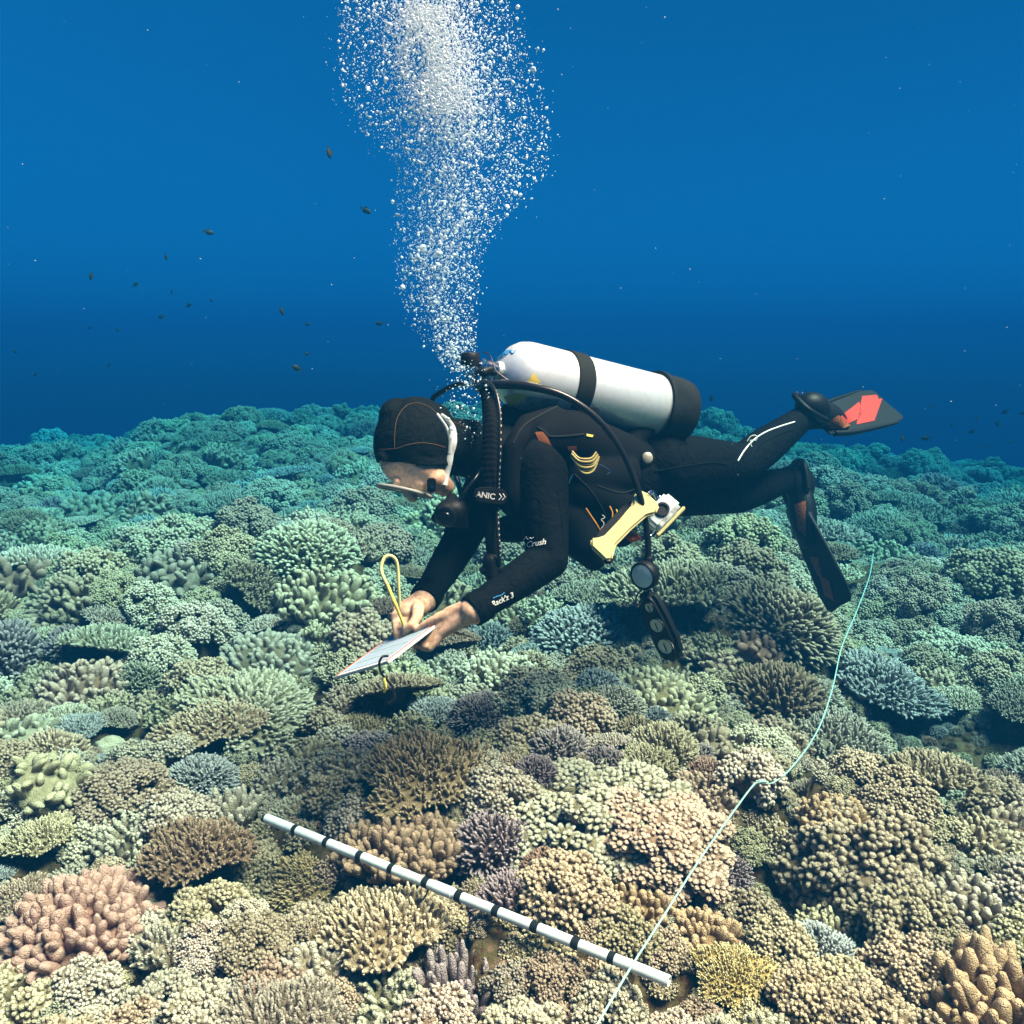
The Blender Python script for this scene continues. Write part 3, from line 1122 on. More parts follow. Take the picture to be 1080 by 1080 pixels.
def unit_branch(prof, sides, bend, knobs, wob, seed):
    b = Blob()
    b.branches([(0, 0, 0)], [(0, 0, 1)], 1.0, 1.0, prof, sides, bend=0.0, a0=0.15, a1=0.85, wob=wob)
    V = np.concatenate(b.V)
    V[:, 0] += bend * V[:, 2] ** 2 * 1.5
    b.V = [V]
    if knobs:
        th = rng.uniform(0, 6.28, knobs); z = rng.uniform(0.25, 0.8, knobs)
        Pn = np.stack([np.cos(th) * 0.6, np.sin(th) * 0.6, z], -1)
        D = np.stack([np.cos(th), np.sin(th), np.full(knobs, 0.35)], -1)
        b.branches(Pn, D, 0.75, 0.42, 'knob', 6, a0=0.5, a1=0.85)
        V = b.V[1]
        V[:, 2] = z.repeat(len(V) // knobs) + (V[:, 2] - z.repeat(len(V) // knobs)) * 0.25
    return b.mesh('branch')


UNIT = {
    'finger': [unit_branch('finger', 10, 0.25, 0, 0.07, 1), unit_branch('finger', 10, -0.3, 2, 0.08, 2), unit_branch('knob', 10, 0.1, 1, 0.08, 3)],
    'stub': [unit_branch('knob', 10, 0.1, 0, 0.08, 4), unit_branch('lobe', 10, 0.15, 0, 0.08, 5), unit_branch('knob', 10, -0.2, 1, 0.06, 6)],
    'lobe': [unit_branch('lobe', 12, 0.2, 0, 0.09, 7), unit_branch('lobe', 12, -0.25, 1, 0.08, 8), unit_branch('lobe', 12, 0.05, 0, 0.12, 9)],
}


def hero_branched(px, py, w, name, col, label, unit, k, L, sp, hf=0.5, upb=0.8, flat=1.0, piece='branch', squash=1.0):
    """A colony whose branches can be picked apart: a base and one child for every branch."""
    g, r = hero_spot(px, py, w)
    t = empty(name, (g.x, g.y, hz(g.x, g.y)))
    b = Blob()
    b.ellipsoid((0, 0, 0), (r * 0.74, r * 0.74 * squash, r * hf * 0.72), 18, 9, 0.05, 0.12, int(px))
    base = b.mesh('base')
    base.materials.append(steady(col))
    put('base', base, t)
    Pt, D = dome_points(r * 0.8, r * hf * 0.8, sp, 0.8, -0.1)
    Pt[:, 1] *= squash
    for p, d in zip(Pt, D):
        if rng.random() < 0.03:
            continue
        d = d + np.array([0, 0, upb]) + rng.normal(0, 0.16, 3)
        d /= np.linalg.norm(d)
        u = UNIT[unit][int(rng.integers(0, 3))]
        if not u.materials:
            u.materials.append(CM['tan'])
        o = bpy.data.objects.new(piece, u)
        C.objects.link(o)
        o.material_slots[0].link = 'OBJECT'
        o.material_slots[0].material = steady(col)
        o.parent = t
        o.rotation_mode = 'QUATERNION'
        o.rotation_quaternion = Vector(d).to_track_quat('Z', 'Y') @ Quaternion((0, 0, 1), rng.uniform(0, 6.28))
        o.location = Vector(p) - Vector(d) * 0.012
        kk, ll = k * rng.uniform(0.75, 1.25), L * rng.uniform(0.6, 1.3)
        o.scale = (kk, kk * flat, ll)
    tag(t, label, 'coral', 'corals singled out on the near reef')
    placed.append((g.x, g.y, r * 1.12))
    if g.y < 2.7:
        KEEP_CLEAR.extend([(g.x, g.y, hz(g.x, g.y) + k * r) for k in (0.35, 0.7)])


CM['rock'] = M_ROCK
H_TABLE_FINE = (table(0.10, 0.0036, 0.016, 0.0085, 21, 0.25), 0.10)
H_TABLE_BLUNT = (table(0.15, 0.0064, 0.026, 0.0122, 22, 0.30), 0.15)
H_TURF = (table(0.14, 0.0045, 0.022, 0.0105, 23, 0.30), 0.14)
H_DENSE = (finger(0.10, 0.0062, 0.026, 0.0125, 24, hf=0.6, side_knobs=False), 0.10)
H_TALL_TABLE = (table(0.17, 0.0070, 0.032, 0.0135, 25, 0.25, 0.8), 0.17)
H_DOME = (bushy(0.20, 0.0068, 0.030, 0.0140, 26, 0.70), 0.20)
H_FAN = (bushy(0.18, 0.0058, 0.034, 0.0118, 27, 0.95), 0.18)

# foreground, picked apart branch by branch
hero_branched(90, 955, 165, 'leather_coral', 'pink', 'big pink leather coral of fat smooth lobes beside a dark hollow', 'stub', 0.0150, 0.050, 0.0178, 0.6, 0.45, 0.8, 'lobe')
hero_branched(426, 872, 155, 'leather_coral', 'brown', 'wide orange-brown leather coral with crowded lobes behind the banded rod', 'lobe', 0.0115, 0.046, 0.0155, 0.42, 0.9, 0.7, 'lobe', 0.75)
hero_branched(488, 1028, 105, 'finger_coral', 'mauve', 'tall mauve-brown finger coral below the middle of the banded rod', 'finger', 0.0092, 0.056, 0.021, 0.45, 1.3)
hero_branched(1048, 1030, 150, 'finger_coral', 'orange', 'coarse orange-tan coral of fat knobbly columns in the near right corner', 'finger', 0.0165, 0.070, 0.029, 0.55, 0.9)
hero_branched(330, 1008, 74, 'finger_coral', 'cream', 'cream coral of plump round fingers below the left half of the rod', 'stub', 0.0088, 0.032, 0.0165, 0.6, 0.7)
hero_branched(742, 975, 92, 'finger_coral', 'orange', 'orange-tan knobbed coral beside the line, beyond the rod tip', 'stub', 0.0080, 0.030, 0.0155, 0.62, 0.6)
hero_branched(676, 938, 88, 'finger_coral', 'orange', 'orange-tan knobbed coral just behind the rod, left of the line', 'stub', 0.0085, 0.030, 0.0165, 0.5, 0.6)
hero_branched(1024, 938, 92, 'finger_coral', 'cream', 'cream round-headed knobbed coral above the fat columned coral', 'stub', 0.0085, 0.032, 0.0165, 0.65, 0.6)
hero_branched(878, 862, 84, 'finger_coral', 'orange', 'peach knobbed coral perched on the mound right of the line', 'stub', 0.0080, 0.028, 0.0155, 0.6, 0.6)
hero_branched(238, 848, 70, 'finger_coral', 'cream', 'pale upright finger coral left of the rod tip', 'finger', 0.0095, 0.052, 0.022, 0.4, 1.4)
hero_branched(178, 990, 74, 'finger_coral', 'cream', 'cream spiky finger coral tucked against the pink leather coral', 'finger', 0.0052, 0.032, 0.0125, 0.6, 0.5)
# foreground, whole colonies
for a in [
    (312, 932, 78, 'table', 'orange', 'round orange-brown fine-textured table coral under the left end of the rod', 1.0, H_TABLE_FINE, -0.3, 0.35),
    (405, 957, 126, 'table', 'tan', 'wide tan table coral with blunt pale branchlets directly below the rod', 1.0, H_TABLE_BLUNT, -0.35, 0.12),
    (446, 818, 125, 'table', 'brown', 'brown table coral with a close turf, right of the leather coral', 1.0, H_TURF, 0.0, 0.2),
    (518, 885, 92, 'bushy', 'mauve', 'dusty mauve bushy coral above the middle of the rod', 1.0, None, 0, 0),
    (563, 870, 62, 'bushy', 'mauve', 'smaller mauve bushy coral right of the larger mauve one', 1.0, None, 0, 0),
    (772, 1028, 78, 'table', 'yellow', 'yellow table coral below the knobbed coral by the line', 1.0, H_TURF, 0, 0.2),
    (868, 998, 96, 'bushy', 'grey', 'grey-green bristly dome coral left of the fat columned coral', 0.8, H_FAN, 0, 0),
    (958, 1012, 92, 'cauliflower', 'tan', 'pinkish tan domed cauliflower coral left of the fat columned coral', 0.9, None, 0, 0),
    (1040, 880, 80, 'finger', 'olive', 'olive finger coral at the right edge above the cream knobbed coral', 1.0, None, 0, 0),
    (95, 1036, 66, 'cauliflower', 'cream', 'small cream cauliflower coral below the pink leather coral', 1.0, None, 0, 0),
    (910, 900, 150, 'cauliflower', 'olive', 'broad olive cauliflower mound under the peach knobbed coral', 0.9, None, 0, 0),
    (310, 850, 58, 'finger', 'cream', 'small cream dense knob coral at the tip of the rod', 1.0, H_DENSE, 0, 0),
    (118, 822, 118, 'cauliflower', 'olive', 'wide olive cauliflower coral left of the blue-grey bristly coral', 0.8, None, 0, 0),
    (215, 812, 84, 'bushy', 'grey', 'blue-grey bristly coral behind the pale upright fingers', 0.8, H_FAN, 0, 0),
    (372, 858, 56, 'cauliflower', 'cream', 'small cream cauliflower coral behind the rod tip', 1.0, None, 0, 0),
    (890, 785, 88, 'table', 'green', 'pale green peaked table coral right of the line, beyond the mound', 1.2, H_TABLE_BLUNT, 0, 0.1),
    (935, 724, 100, 'table', 'grey', 'pale bluish table coral with long branchlets right of the line', 1.0, H_TALL_TABLE, 0, 0.1),
    (650, 742, 78, 'bushy', 'green', 'round pale green bristly coral below the gauge console', 0.8, H_FAN, 0, 0),
    (506, 748, 78, 'bushy', 'mauve', 'grey-mauve bristly coral below the forearms', 0.85, H_FAN, 0, 0),
    (390, 790, 66, 'cauliflower', 'mauve', 'dusky mauve cauliflower coral below the slate', 1.0, None, 0, 0),
    (280, 633, 70, 'table', 'olive', 'small yellowish dense table coral left of the pencil loop', 1.3, H_TABLE_BLUNT, 0.1, 0.05),
    (325, 560, 128, 'bushy', 'green', 'big grey-green dome coral left of the diver', 0.8, H_DOME, 0.0, 0),
    (345, 615, 120, 'finger', 'olive', 'olive finger coral below the big grey-green dome', 1.0, None, 0, 0),
    (286, 672, 120, 'finger', 'green', 'pale green finger coral ridge left of the slate', 0.8, H_DENSE, 0, 0),
    (262, 732, 142, 'table', 'green', 'long pale green table coral with stout branchlets left of the slate tip', 0.6, H_TALL_TABLE, -0.3, 0.1),
    (225, 752, 100, 'table', 'tan', 'tan table coral under the edge of the long pale green one', 0.8, H_TABLE_BLUNT, -0.2, 0.2),
    (92, 714, 100, 'finger', 'tan', 'tan finger coral clump left of the long pale green table coral', 1.0, None, 0, 0),
    (700, 716, 130, 'finger', 'olive', 'yellow-green knobby coral mound below the gauge console', 0.8, H_DENSE, 0, 0),
    (818, 640, 140, 'bushy', 'olive', 'big olive fan-branched coral below the lower fin', 0.8, H_FAN, 0, 0),
    (612, 655, 120, 'bushy', 'grey', 'blue-grey thicket coral behind the forearm', 0.8, H_DOME, 0, 0),
    (415, 735, 84, 'table', 'tan', 'tan table coral under the slate', 1.0, H_TABLE_BLUNT, 0, 0.1),
    (620, 840, 190, 'cauliflower', 'cream', 'broad cream cauliflower coral bed left of the line', 0.6, None, 0, 0),
    (700, 860, 150, 'cauliflower', 'tan', 'tan cauliflower coral bed touching the line', 0.6, None, 0, 0),
    (930, 690, 66, 'plate', 'grey', 'whitish ruffled plate coral right of the line', 1.0, None, 0, 0),
    (900, 706, 40, 'boulder', 'green', 'small smooth greenish boulder coral against the line', 1.0, None, 0, 0),
    (118, 782, 34, 'boulder', 'cream', 'small smooth pale boulder coral behind the olive cauliflower coral', 1.0, None, 0, 0),
    (180, 598, 80, 'leather', 'green', 'pale lumpy leather coral on the left slope', 1.0, None, 0, 0),
    (430, 768, 60, 'finger', 'tan', 'small brownish finger coral between slate and rod', 1.0, None, 0, 0),
]:
    hero(*a[:6], sz=a[6], mesh=a[7], lift=a[8], tilt=a[9])

# ------------------------------------------------------------------ the diver
def neoprene(name, col, rough=0.62):
    m = plain_suit(name, col, rough)
    nt = m.node_tree
    b = nt.nodes['Principled BSDF']
    tc = nt.nodes.new('ShaderNodeTexCoord')
    n = nt.nodes.new('ShaderNodeTexNoise'); n.inputs['Scale'].default_value = 26; n.inputs['Detail'].default_value = 3; n.inputs['Distortion'].default_value = 1.4
    bp = nt.nodes.new('ShaderNodeBump'); bp.inputs['Strength'].default_value = 0.38; bp.inputs['Distance'].default_value = 0.02
    nt.links.new(tc.outputs['Object'], n.inputs['Vector']); nt.links.new(n.outputs['Fac'], bp.inputs['Height'])
    old = [x for x in nt.nodes if x.type == 'BUMP' and x != bp][0]
    nt.links.new(bp.outputs[0], old.inputs['Normal'])
    return m


def plain_suit(name, col, rough):
    return plain(name, col, rough, bump=0.25, bscale=260, var=0.25, spec=0.03)


def skin_mat():
    m, nt, b = new_mat('skin')
    N, L = nt.nodes.new, nt.links.new
    tc = N('ShaderNodeTexCoord')
    n = N('ShaderNodeTexNoise'); n.inputs['Scale'].default_value = 90; n.inputs['Detail'].default_value = 5
    L(tc.outputs['Object'], n.inputs['Vector'])
    cr = N('ShaderNodeValToRGB')
    cr.color_ramp.elements[0].position, cr.color_ramp.elements[0].color = 0.32, (0.34, 0.18, 0.11, 1)
    cr.color_ramp.elements[1].position, cr.color_ramp.elements[1].color = 0.66, (0.50, 0.33, 0.22, 1)
    L(n.outputs['Fac'], cr.inputs[0]); L(cr.outputs[0], b.inputs['Base Color'])
    n2 = N('ShaderNodeTexNoise'); n2.inputs['Scale'].default_value = 420
    L(tc.outputs['Object'], n2.inputs['Vector'])
    bp = N('ShaderNodeBump'); bp.inputs['Strength'].default_value = 0.3; bp.inputs['Distance'].default_value = 0.001
    L(n2.outputs['Fac'], bp.inputs['Height']); L(bp.outputs[0], b.inputs['Normal'])
    b.inputs['Roughness'].default_value = 0.5
    b.inputs['Specular IOR Level'].default_value = 0.1
    b.inputs['Subsurface Weight'].default_value = 0.12
    b.inputs['Subsurface Radius'].default_value = (0.01, 0.004, 0.002)
    return m


def clear_mat(name, col, alpha, rough=0.15):
    m, nt, b = new_mat(name)
    b.inputs['Base Color'].default_value = (*col, 1)
    b.inputs['Roughness'].default_value = rough
    b.inputs['Alpha'].default_value = alpha
    return m


def dotted_mat(name, c1, c2, scale=420.0):
    m, nt, b = new_mat(name)
    N, L = nt.nodes.new, nt.links.new
    tc = N('ShaderNodeTexCoord')
    v = N('ShaderNodeTexVoronoi'); v.inputs['Scale'].default_value = scale; v.inputs['Randomness'].default_value = 0.25
    L(tc.outputs['Object'], v.inputs['Vector'])
    r = N('ShaderNodeMapRange'); r.inputs[1].default_value, r.inputs[2].default_value = 0.33, 0.42
    L(v.outputs['Distance'], r.inputs[0])
    mx = N('ShaderNodeMix'); mx.data_type = 'RGBA'
    mx.inputs[6].default_value = (*c1, 1); mx.inputs[7].default_value = (*c2, 1)
    L(r.outputs[0], mx.inputs['Factor']); L(mx.outputs[2], b.inputs['Base Color'])
    b.inputs['Roughness'].default_value = 0.5
    b.inputs['Specular IOR Level'].default_value = 0.05
    return m


M_SUIT = neoprene('black_neoprene', (0.0026, 0.0038, 0.0046), 0.8)
M_HOOD = neoprene('hood_neoprene', (0.0036, 0.0062, 0.0066), 0.8)
M_SKIN = skin_mat()
M_WEB = plain('black_webbing', (0.003, 0.004, 0.005), 0.85, bump=0.5, bscale=500, spec=0.05)
M_RUB = plain('black_rubber', (0.005, 0.006, 0.007), 0.5, spec=0.10, bump=0.1, bscale=200)
M_HOSE = plain('black_hose', (0.008, 0.009, 0.010), 0.3, spec=0.25)
M_BOOT = plain('tank_boot', (0.010, 0.014, 0.014), 0.7, bump=0.5, bscale=150, var=0.4)
M_BAND = plain('dark_band', (0.011, 0.015, 0.013), 0.8, bump=0.6, bscale=400)
M_CHROME = plain('chrome', (0.80, 0.80, 0.78), 0.16, metal=1.0)
M_WHITE = plain('white_print', (0.80, 0.80, 0.76), 0.5)
M_YEL = plain('yellow_plastic', (0.78, 0.62, 0.13), 0.5, bump=0.1, bscale=120, var=0.08)
M_PALEYEL = plain('pale_yellow_plastic', (0.60, 0.53, 0.24), 0.5, bump=0.1, bscale=120, var=0.06)
M_ORANGE = plain('orange_cord', (0.75, 0.33, 0.05), 0.5)
M_RED = plain('red_print', (0.60, 0.10, 0.05), 0.5)
M_TAN = plain('seam_thread', (0.10, 0.065, 0.03), 0.7)
M_DIAL = plain('pale_dial', (0.85, 0.80, 0.52), 0.35)
M_GLASS = clear_mat('clear_plastic', (0.75, 0.86, 0.86), 0.35)
M_SKIRT = clear_mat('clear_silicone', (0.42, 0.40, 0.34), 0.05, 0.5)
M_SKIRT.node_tree.nodes['Principled BSDF'].inputs['Specular IOR Level'].default_value = 0.1
M_STRAP = plain('milky_silicone', (0.62, 0.70, 0.68), 0.35)
M_DOT = dotted_mat('orange_dotted_rubber', (0.80, 0.20, 0.035), (0.03, 0.02, 0.02))
M_CORALRED = plain('coral_red_rubber', (0.55, 0.045, 0.028), 0.5)
M_BROWNFAB = plain('rust_brown_fabric', (0.22, 0.075, 0.03), 0.7, bump=0.4, bscale=300, var=0.3)
M_BLUEPRINT = plain('blue_print', (0.05, 0.28, 0.60), 0.5)


def tank_mat():
    m, nt, b = new_mat('brushed_aluminium')
    N, L = nt.nodes.new, nt.links.new
    tc = N('ShaderNodeTexCoord')
    n = N('ShaderNodeTexNoise'); n.inputs['Scale'].default_value = 60; n.inputs['Detail'].default_value = 8; n.inputs['Roughness'].default_value = 0.75
    L(tc.outputs['Object'], n.inputs['Vector'])
    cr = N('ShaderNodeValToRGB')
    cr.color_ramp.elements[0].position, cr.color_ramp.elements[0].color = 0.35, (0.44, 0.50, 0.51, 1)
    cr.color_ramp.elements[1].position, cr.color_ramp.elements[1].color = 0.6, (0.50, 0.57, 0.58, 1)
    L(n.outputs['Fac'], cr.inputs[0]); L(cr.outputs[0], b.inputs['Base Color'])
    b.inputs['Metallic'].default_value = 0.55
    b.inputs['Roughness'].default_value = 0.34
    n2 = N('ShaderNodeTexNoise'); n2.inputs['Scale'].default_value = 300
    L(tc.outputs['Object'], n2.inputs['Vector'])
    bp = N('ShaderNodeBump'); bp.inputs['Strength'].default_value = 0.15; bp.inputs['Distance'].default_value = 0.001
    L(n2.outputs['Fac'], bp.inputs['Height']); L(bp.outputs[0], b.inputs['Normal'])
    return m


M_TANK = tank_mat()
X_, Y_, Z_ = Vector((1, 0, 0)), Vector((0, 1, 0)), Vector((0, 0, 1))


def build_person():
    t = empty('person', P(640, 560, 2.5))
    s = Shape()
    # trunk
    s.chain([P(540, 498, 2.36), P(566, 505, 2.38), P(625, 505, 2.51), P(690, 492, 2.66)], [0.095, 0.128, 0.120, 0.120])
    s.chain([P(560, 492, 2.27), P(545, 500, 2.46)], [0.082, 0.080])            # shoulder girdle
    s.chain([P(690, 486, 2.60), P(700, 500, 2.75)], [0.108, 0.108])
    # neck and head
    s.chain([P(545, 485, 2.37), P(505, 475, 2.30), P(470, 470, 2.23)], [0.085, 0.066, 0.062])
    hc = P(437, 466, 2.20)
    cr = (P(399, 455, 2.20) - P(480, 474, 2.23)).normalized()                  # towards the crown
    fc = Vector((-0.16, -0.18, -1.0)); fc = (fc - cr * fc.dot(cr)).normalized()   # towards the face
    sd = cr.cross(fc).normalized()                                             # across the face
    if sd.y > 0:
        sd = -sd
    s.ball(hc, cr * 0.094, sd * 0.078, fc * 0.107)
    s.ball(hc + fc * 0.065 - cr * 0.022, cr * 0.082, sd * 0.064, fc * 0.058)
    s.ball(hc + cr * 0.018 + fc * 0.056, cr * 0.056, sd * 0.068, fc * 0.050)
    s.ball(hc - cr * 0.035 + fc * 0.060, cr * 0.056, sd * 0.070, fc * 0.050)
    # jaw, chin, cheeks, nose, lips, brow
    s.chain([hc - cr * 0.060 + fc * 0.075 - sd * 0.030, hc - cr * 0.098 + fc * 0.092, hc - cr * 0.060 + fc * 0.075 + sd * 0.030], [0.034, 0.024, 0.034])
    for k in (-1, 1):
        s.ball(hc - cr * 0.030 + fc * 0.098 + sd * 0.034 * k, cr * 0.024, sd * 0.022, fc * 0.020)
        s.ball(hc + cr * 0.022 + fc * 0.108 + sd * 0.030 * k, cr * 0.011, sd * 0.022, fc * 0.012)
        s.ball(hc + cr * 0.002 + fc * 0.108 + sd * 0.030 * k, cr * 0.011, sd * 0.013, fc * 0.011)   # eyes
    s.chain([hc + cr * 0.012 + fc * 0.112, hc - cr * 0.026 + fc * 0.136], [0.009, 0.013])
    s.chain([hc - cr * 0.062 + fc * 0.112 - sd * 0.018, hc - cr * 0.060 + fc * 0.119, hc - cr * 0.062 + fc * 0.112 + sd * 0.018], [0.008, 0.010, 0.008])
    # near (left) arm
    sh, el, wr = P(570, 500, 2.22), P(578, 590, 2.17), P(499, 644, 2.06)
    s.chain([sh, sh.lerp(el, 0.5), el, el.lerp(wr, 0.35), wr], [0.070, 0.061, 0.050, 0.047, 0.033])
    # far (right) arm
    sh2, el2, wr2 = P(518, 505, 2.48), P(484, 574, 2.42), P(448, 632, 2.215)
    s.chain([sh2, sh2.lerp(el2, 0.5), el2, el2.lerp(wr2, 0.35), wr2], [0.066, 0.058, 0.050, 0.046, 0.033])
    # legs
    hp, kn, an = P(695, 490, 2.60), P(783, 489, 2.93), P(848, 440, 3.20)
    s.chain([hp, hp.lerp(kn, 0.5), kn, kn.lerp(an, 0.35), an], [0.100, 0.084, 0.066, 0.066, 0.044])
    s.chain([an, P(868, 440, 3.28)], [0.046, 0.044])
    hp2, kn2, an2 = P(702, 512, 2.76), P(778, 522, 3.06), P(832, 505, 3.32)
    s.chain([hp2, hp2.lerp(kn2, 0.5), kn2, kn2.lerp(an2, 0.35), an2], [0.100, 0.082, 0.064, 0.062, 0.044])
    s.chain([an2, P(842, 530, 3.34)], [0.048, 0.046])
    # near hand: palm beside the slate edge, thumb on top, fingers below it
    kn_l = [P(462, 651, 2.115), P(461, 657, 2.10), P(463, 663, 2.085), P(467, 668, 2.07)]
    for q, r in zip(kn_l, (0.0125, 0.013, 0.0125, 0.0115)):
        s.chain([wr + (q - wr) * 0.12, q], [0.024, r])
    s.chain([P(490, 644, 2.07), P(474, 648, 2.09)], [0.024, 0.019])
    s.chain([P(480, 647, 2.075), P(463, 652, 2.085), P(450, 658, 2.095), P(440, 665, 2.105)], [0.017, 0.0125, 0.0105, 0.0090])   # thumb
    for q, dx, dy, r in zip(kn_l, (-20, -19, -17, -13), (12, 12, 11, 9), (0.0098, 0.0102, 0.0098, 0.0088)):
        a = q + (P(460 + dx, 655 + dy + 2, 2.10) - P(460, 655, 2.10)) + Vector((0, 0, -0.010))
        b = a + Vector((-0.018, 0.016, -0.004))
        c = b + Vector((-0.010, 0.018, 0.004))
        s.chain([q, a, b, c], [r * 1.15, r, r * 0.92, r * 0.80])
    # far hand: closed round the pencil
    kn_r = [P(419, 643, 2.190), P(417, 650, 2.170), P(418, 657, 2.155), P(421, 664, 2.145)]
    for q, r in zip(kn_r, (0.0125, 0.013, 0.0125, 0.0115)):
        s.chain([wr2 + (q - wr2) * 0.15, q], [0.026, r])
    s.chain([P(443, 639, 2.190), P(429, 645, 2.170)], [0.026, 0.022])
    tip = P(429, 661, 2.120)
    for i, (q, r) in enumerate(zip(kn_r, (0.0098, 0.0102, 0.0098, 0.0088))):
        a = q + Vector((0.004, -0.022, -0.020 - 0.003 * i))
        b = a.lerp(tip + Vector((0.004 * i, -0.004, -0.006 * i)), 0.60)
        c = tip + Vector((0.008 * i, 0.0, -0.008 * i))
        s.chain([q, a, b, c], [r * 1.15, r, r * 0.93, r * 0.82])
    s.chain([P(441, 641, 2.155), P(440, 651, 2.120), P(434, 659, 2.110), P(428, 663, 2.113)], [0.017, 0.0125, 0.0105, 0.0090])   # thumb
    body = s.fuse('body', 0.0034, 3, (M_SUIT, M_SKIN))
    face_o, hand_axis = hc + fc * 0.052, None
    idx = []
    w1, a1 = wr, (wr - el).normalized()
    w2, a2 = wr2, (wr2 - el2).normalized()
    for p in body.polygons:
        c = p.center
        k = 0
        if (c - w1).dot(a1) > 0.006 and (c - w1).length < 0.17:
            k = 1
        elif (c - w2).dot(a2) > 0.006 and (c - w2).length < 0.17 and project(c)[0] < 466 and c.z < w2.z + 0.03:
            k = 1
        elif (c - hc).length < 0.175 and (c - hc).dot(fc) > 0.03:
            k = 1
        idx.append(k)
    body.polygons.foreach_set('material_index', idx)
    bo = part('body', body, t)
    # cuffs: the sleeve ends proud of the wrist
    for w, ax, r in ((w1, a1, 0.0365), (w2, a2, 0.0365)):
        part('cuff', Shape().lathe(w - ax * 0.035, ax, [(0, r * 1.08), (0.020, r * 1.09), (0.038, r * 1.07), (0.041, r * 1.02), (0.041, r * 0.9)], 28).mesh('cuff', M_SUIT), t)
    # hood
    h = Shape()
    h.ball(hc, cr * 0.101, sd * 0.087, fc * 0.113)
    h.ball(hc + fc * 0.050 - cr * 0.02, cr * 0.092, sd * 0.078, fc * 0.055)
    h.ball(P(419, 440, 2.20), X_ * 0.046, Y_ * 0.062, Z_ * 0.048)
    h.ball(P(408, 482, 2.19), X_ * 0.026, Y_ * 0.066, Z_ * 0.036)
    h.ball(P(457, 446, 2.21), X_ * 0.050, Y_ * 0.064, Z_ * 0.050)
    h.chain([P(500, 474, 2.30), P(472, 470, 2.235)], [0.076, 0.072])
    h.chain([P(545, 486, 2.37), P(505, 476, 2.30)], [0.100, 0.079])
    hood = h.fuse('hood', 0.004, 6, (M_HOOD,))
    bm = bmesh.new(); bm.from_mesh(hood)
    cut = []
    for f in bm.faces:
        c = f.calc_center_median() - hc
        u, v, w = c.dot(cr), c.dot(fc), c.dot(sd)
        if v > 0.062 + 0.10 * u - 0.25 * max(0.0, -u - 0.040) and u > -0.108:
            cut.append(f)
    bmesh.ops.delete(bm, geom=cut, context='FACES')
    bm.to_mesh(hood); bm.free()
    ho = part('hood', hood, t)
    so = ho.modifiers.new('thick', 'SOLIDIFY'); so.thickness = 0.004; so.offset = -1
    hb = bvh_of(hood)
    for pix in ([(416, 473), (417, 450), (421, 437), (430, 427), (442, 425), (454, 430), (464, 440), (469, 452)], [(400, 474), (418, 473), (430, 469), (445, 467), (460, 469), (470, 472)],
                [(478, 445), (490, 450), (498, 460), (497, 472)]):
        part('seam', stroke(hb, pix, 0.0008, 0.0002).mesh('seam', M_TAN), ho)
    # mask: skirt against the face, frame and lens below it, strap round the hood
    mo = hc + fc * 0.080 - cr * 0.002
    prof = []
    for (d_, ru, rw) in ((0.0, 0.074, 0.074), (0.020, 0.076, 0.078), (0.038, 0.072, 0.078), (0.046, 0.068, 0.076)):
        ring = []
        for j in range(36):
            th = 2 * math.pi * j / 36
            cu, su = math.cos(th), math.sin(th)
            ring.append(mo + fc * (d_ - 0.020 * (abs(su) ** 3) * (1 if d_ < 0.01 else 0.15)) + cr * ru * math.copysign(abs(cu) ** 0.8, cu) + sd * rw * math.copysign(abs(su) ** 0.7, su))
        prof.append(ring)
    V = [v for ring in prof for v in ring]
    F = [(i * 36 + j, i * 36 + (j + 1) % 36, (i + 1) * 36 + (j + 1) % 36, (i + 1) * 36 + j) for i in range(3) for j in range(36)]
    mk = part('mask', Shape().add(V, F).mesh('mask', M_SKIRT), t, label='clear silicone diving mask')
    fr = Shape().tube(prof[3] + [prof[3][0]], 0.0048, 8, smooth=False)
    part('frame', fr.mesh('frame', plain('clear_grey_frame', (0.24, 0.25, 0.23), 0.3)), mk)
    lens = Shape().add([p + fc * 0.001 for p in prof[3]], [tuple(range(36))])
    part('lens', lens.mesh('lens', M_GLASS, smooth=False), mk)
    part('nose_pocket', Shape().ball(mo - cr * 0.030 + fc * 0.036, cr * 0.026, sd * 0.020, fc * 0.020).mesh('nose_pocket', M_SKIRT), mk)
    allb = bvh_of(hood, body)
    sq = [(468, 511), (470, 500), (473, 488), (475, 478), (478, 466), (476, 452), (470, 443), (464, 438)]
    sp = [surf(allb, x, y, 0.003) or P(x, y, 2.13) for x, y in sq]
    st = part('mask_strap', Shape().tube(sp, [0.0068, 0.0072, 0.0075, 0.008, 0.0085, 0.0085, 0.0070, 0.005], 8, 6, ref=Vector((0, -1, 0)), flat=0.28).mesh('mask_strap', M_STRAP), mk)
    sp2 = [surf(allb, x, y, 0.003) or P(x, y, 2.13) for x, y in [(474, 478), (474, 465), (470, 452), (465, 444), (460, 437)]]
    part('mask_strap', Shape().tube(sp2, [0.006, 0.0048, 0.0042, 0.004, 0.004], 8, 6, ref=Vector((0, -1, 0)), flat=0.35).mesh('mask_strap', M_STRAP), mk)
    part('buckle', Shape().box(mo + sd * 0.080 - cr * 0.058 + fc * 0.020, X_ * 0.0105, Y_ * 0.006, Z_ * 0.017).mesh('buckle', M_RUB, bevel=0.003), mk)
    part('buckle_pin', Shape().box(mo + sd * 0.087 - cr * 0.060 + fc * 0.024, X_ * 0.003, Y_ * 0.002, Z_ * 0.004).mesh('buckle_pin', M_CHROME, bevel=0.001), mk)
    # piping, prints and pads on the suit
    bb = bvh_of(body)
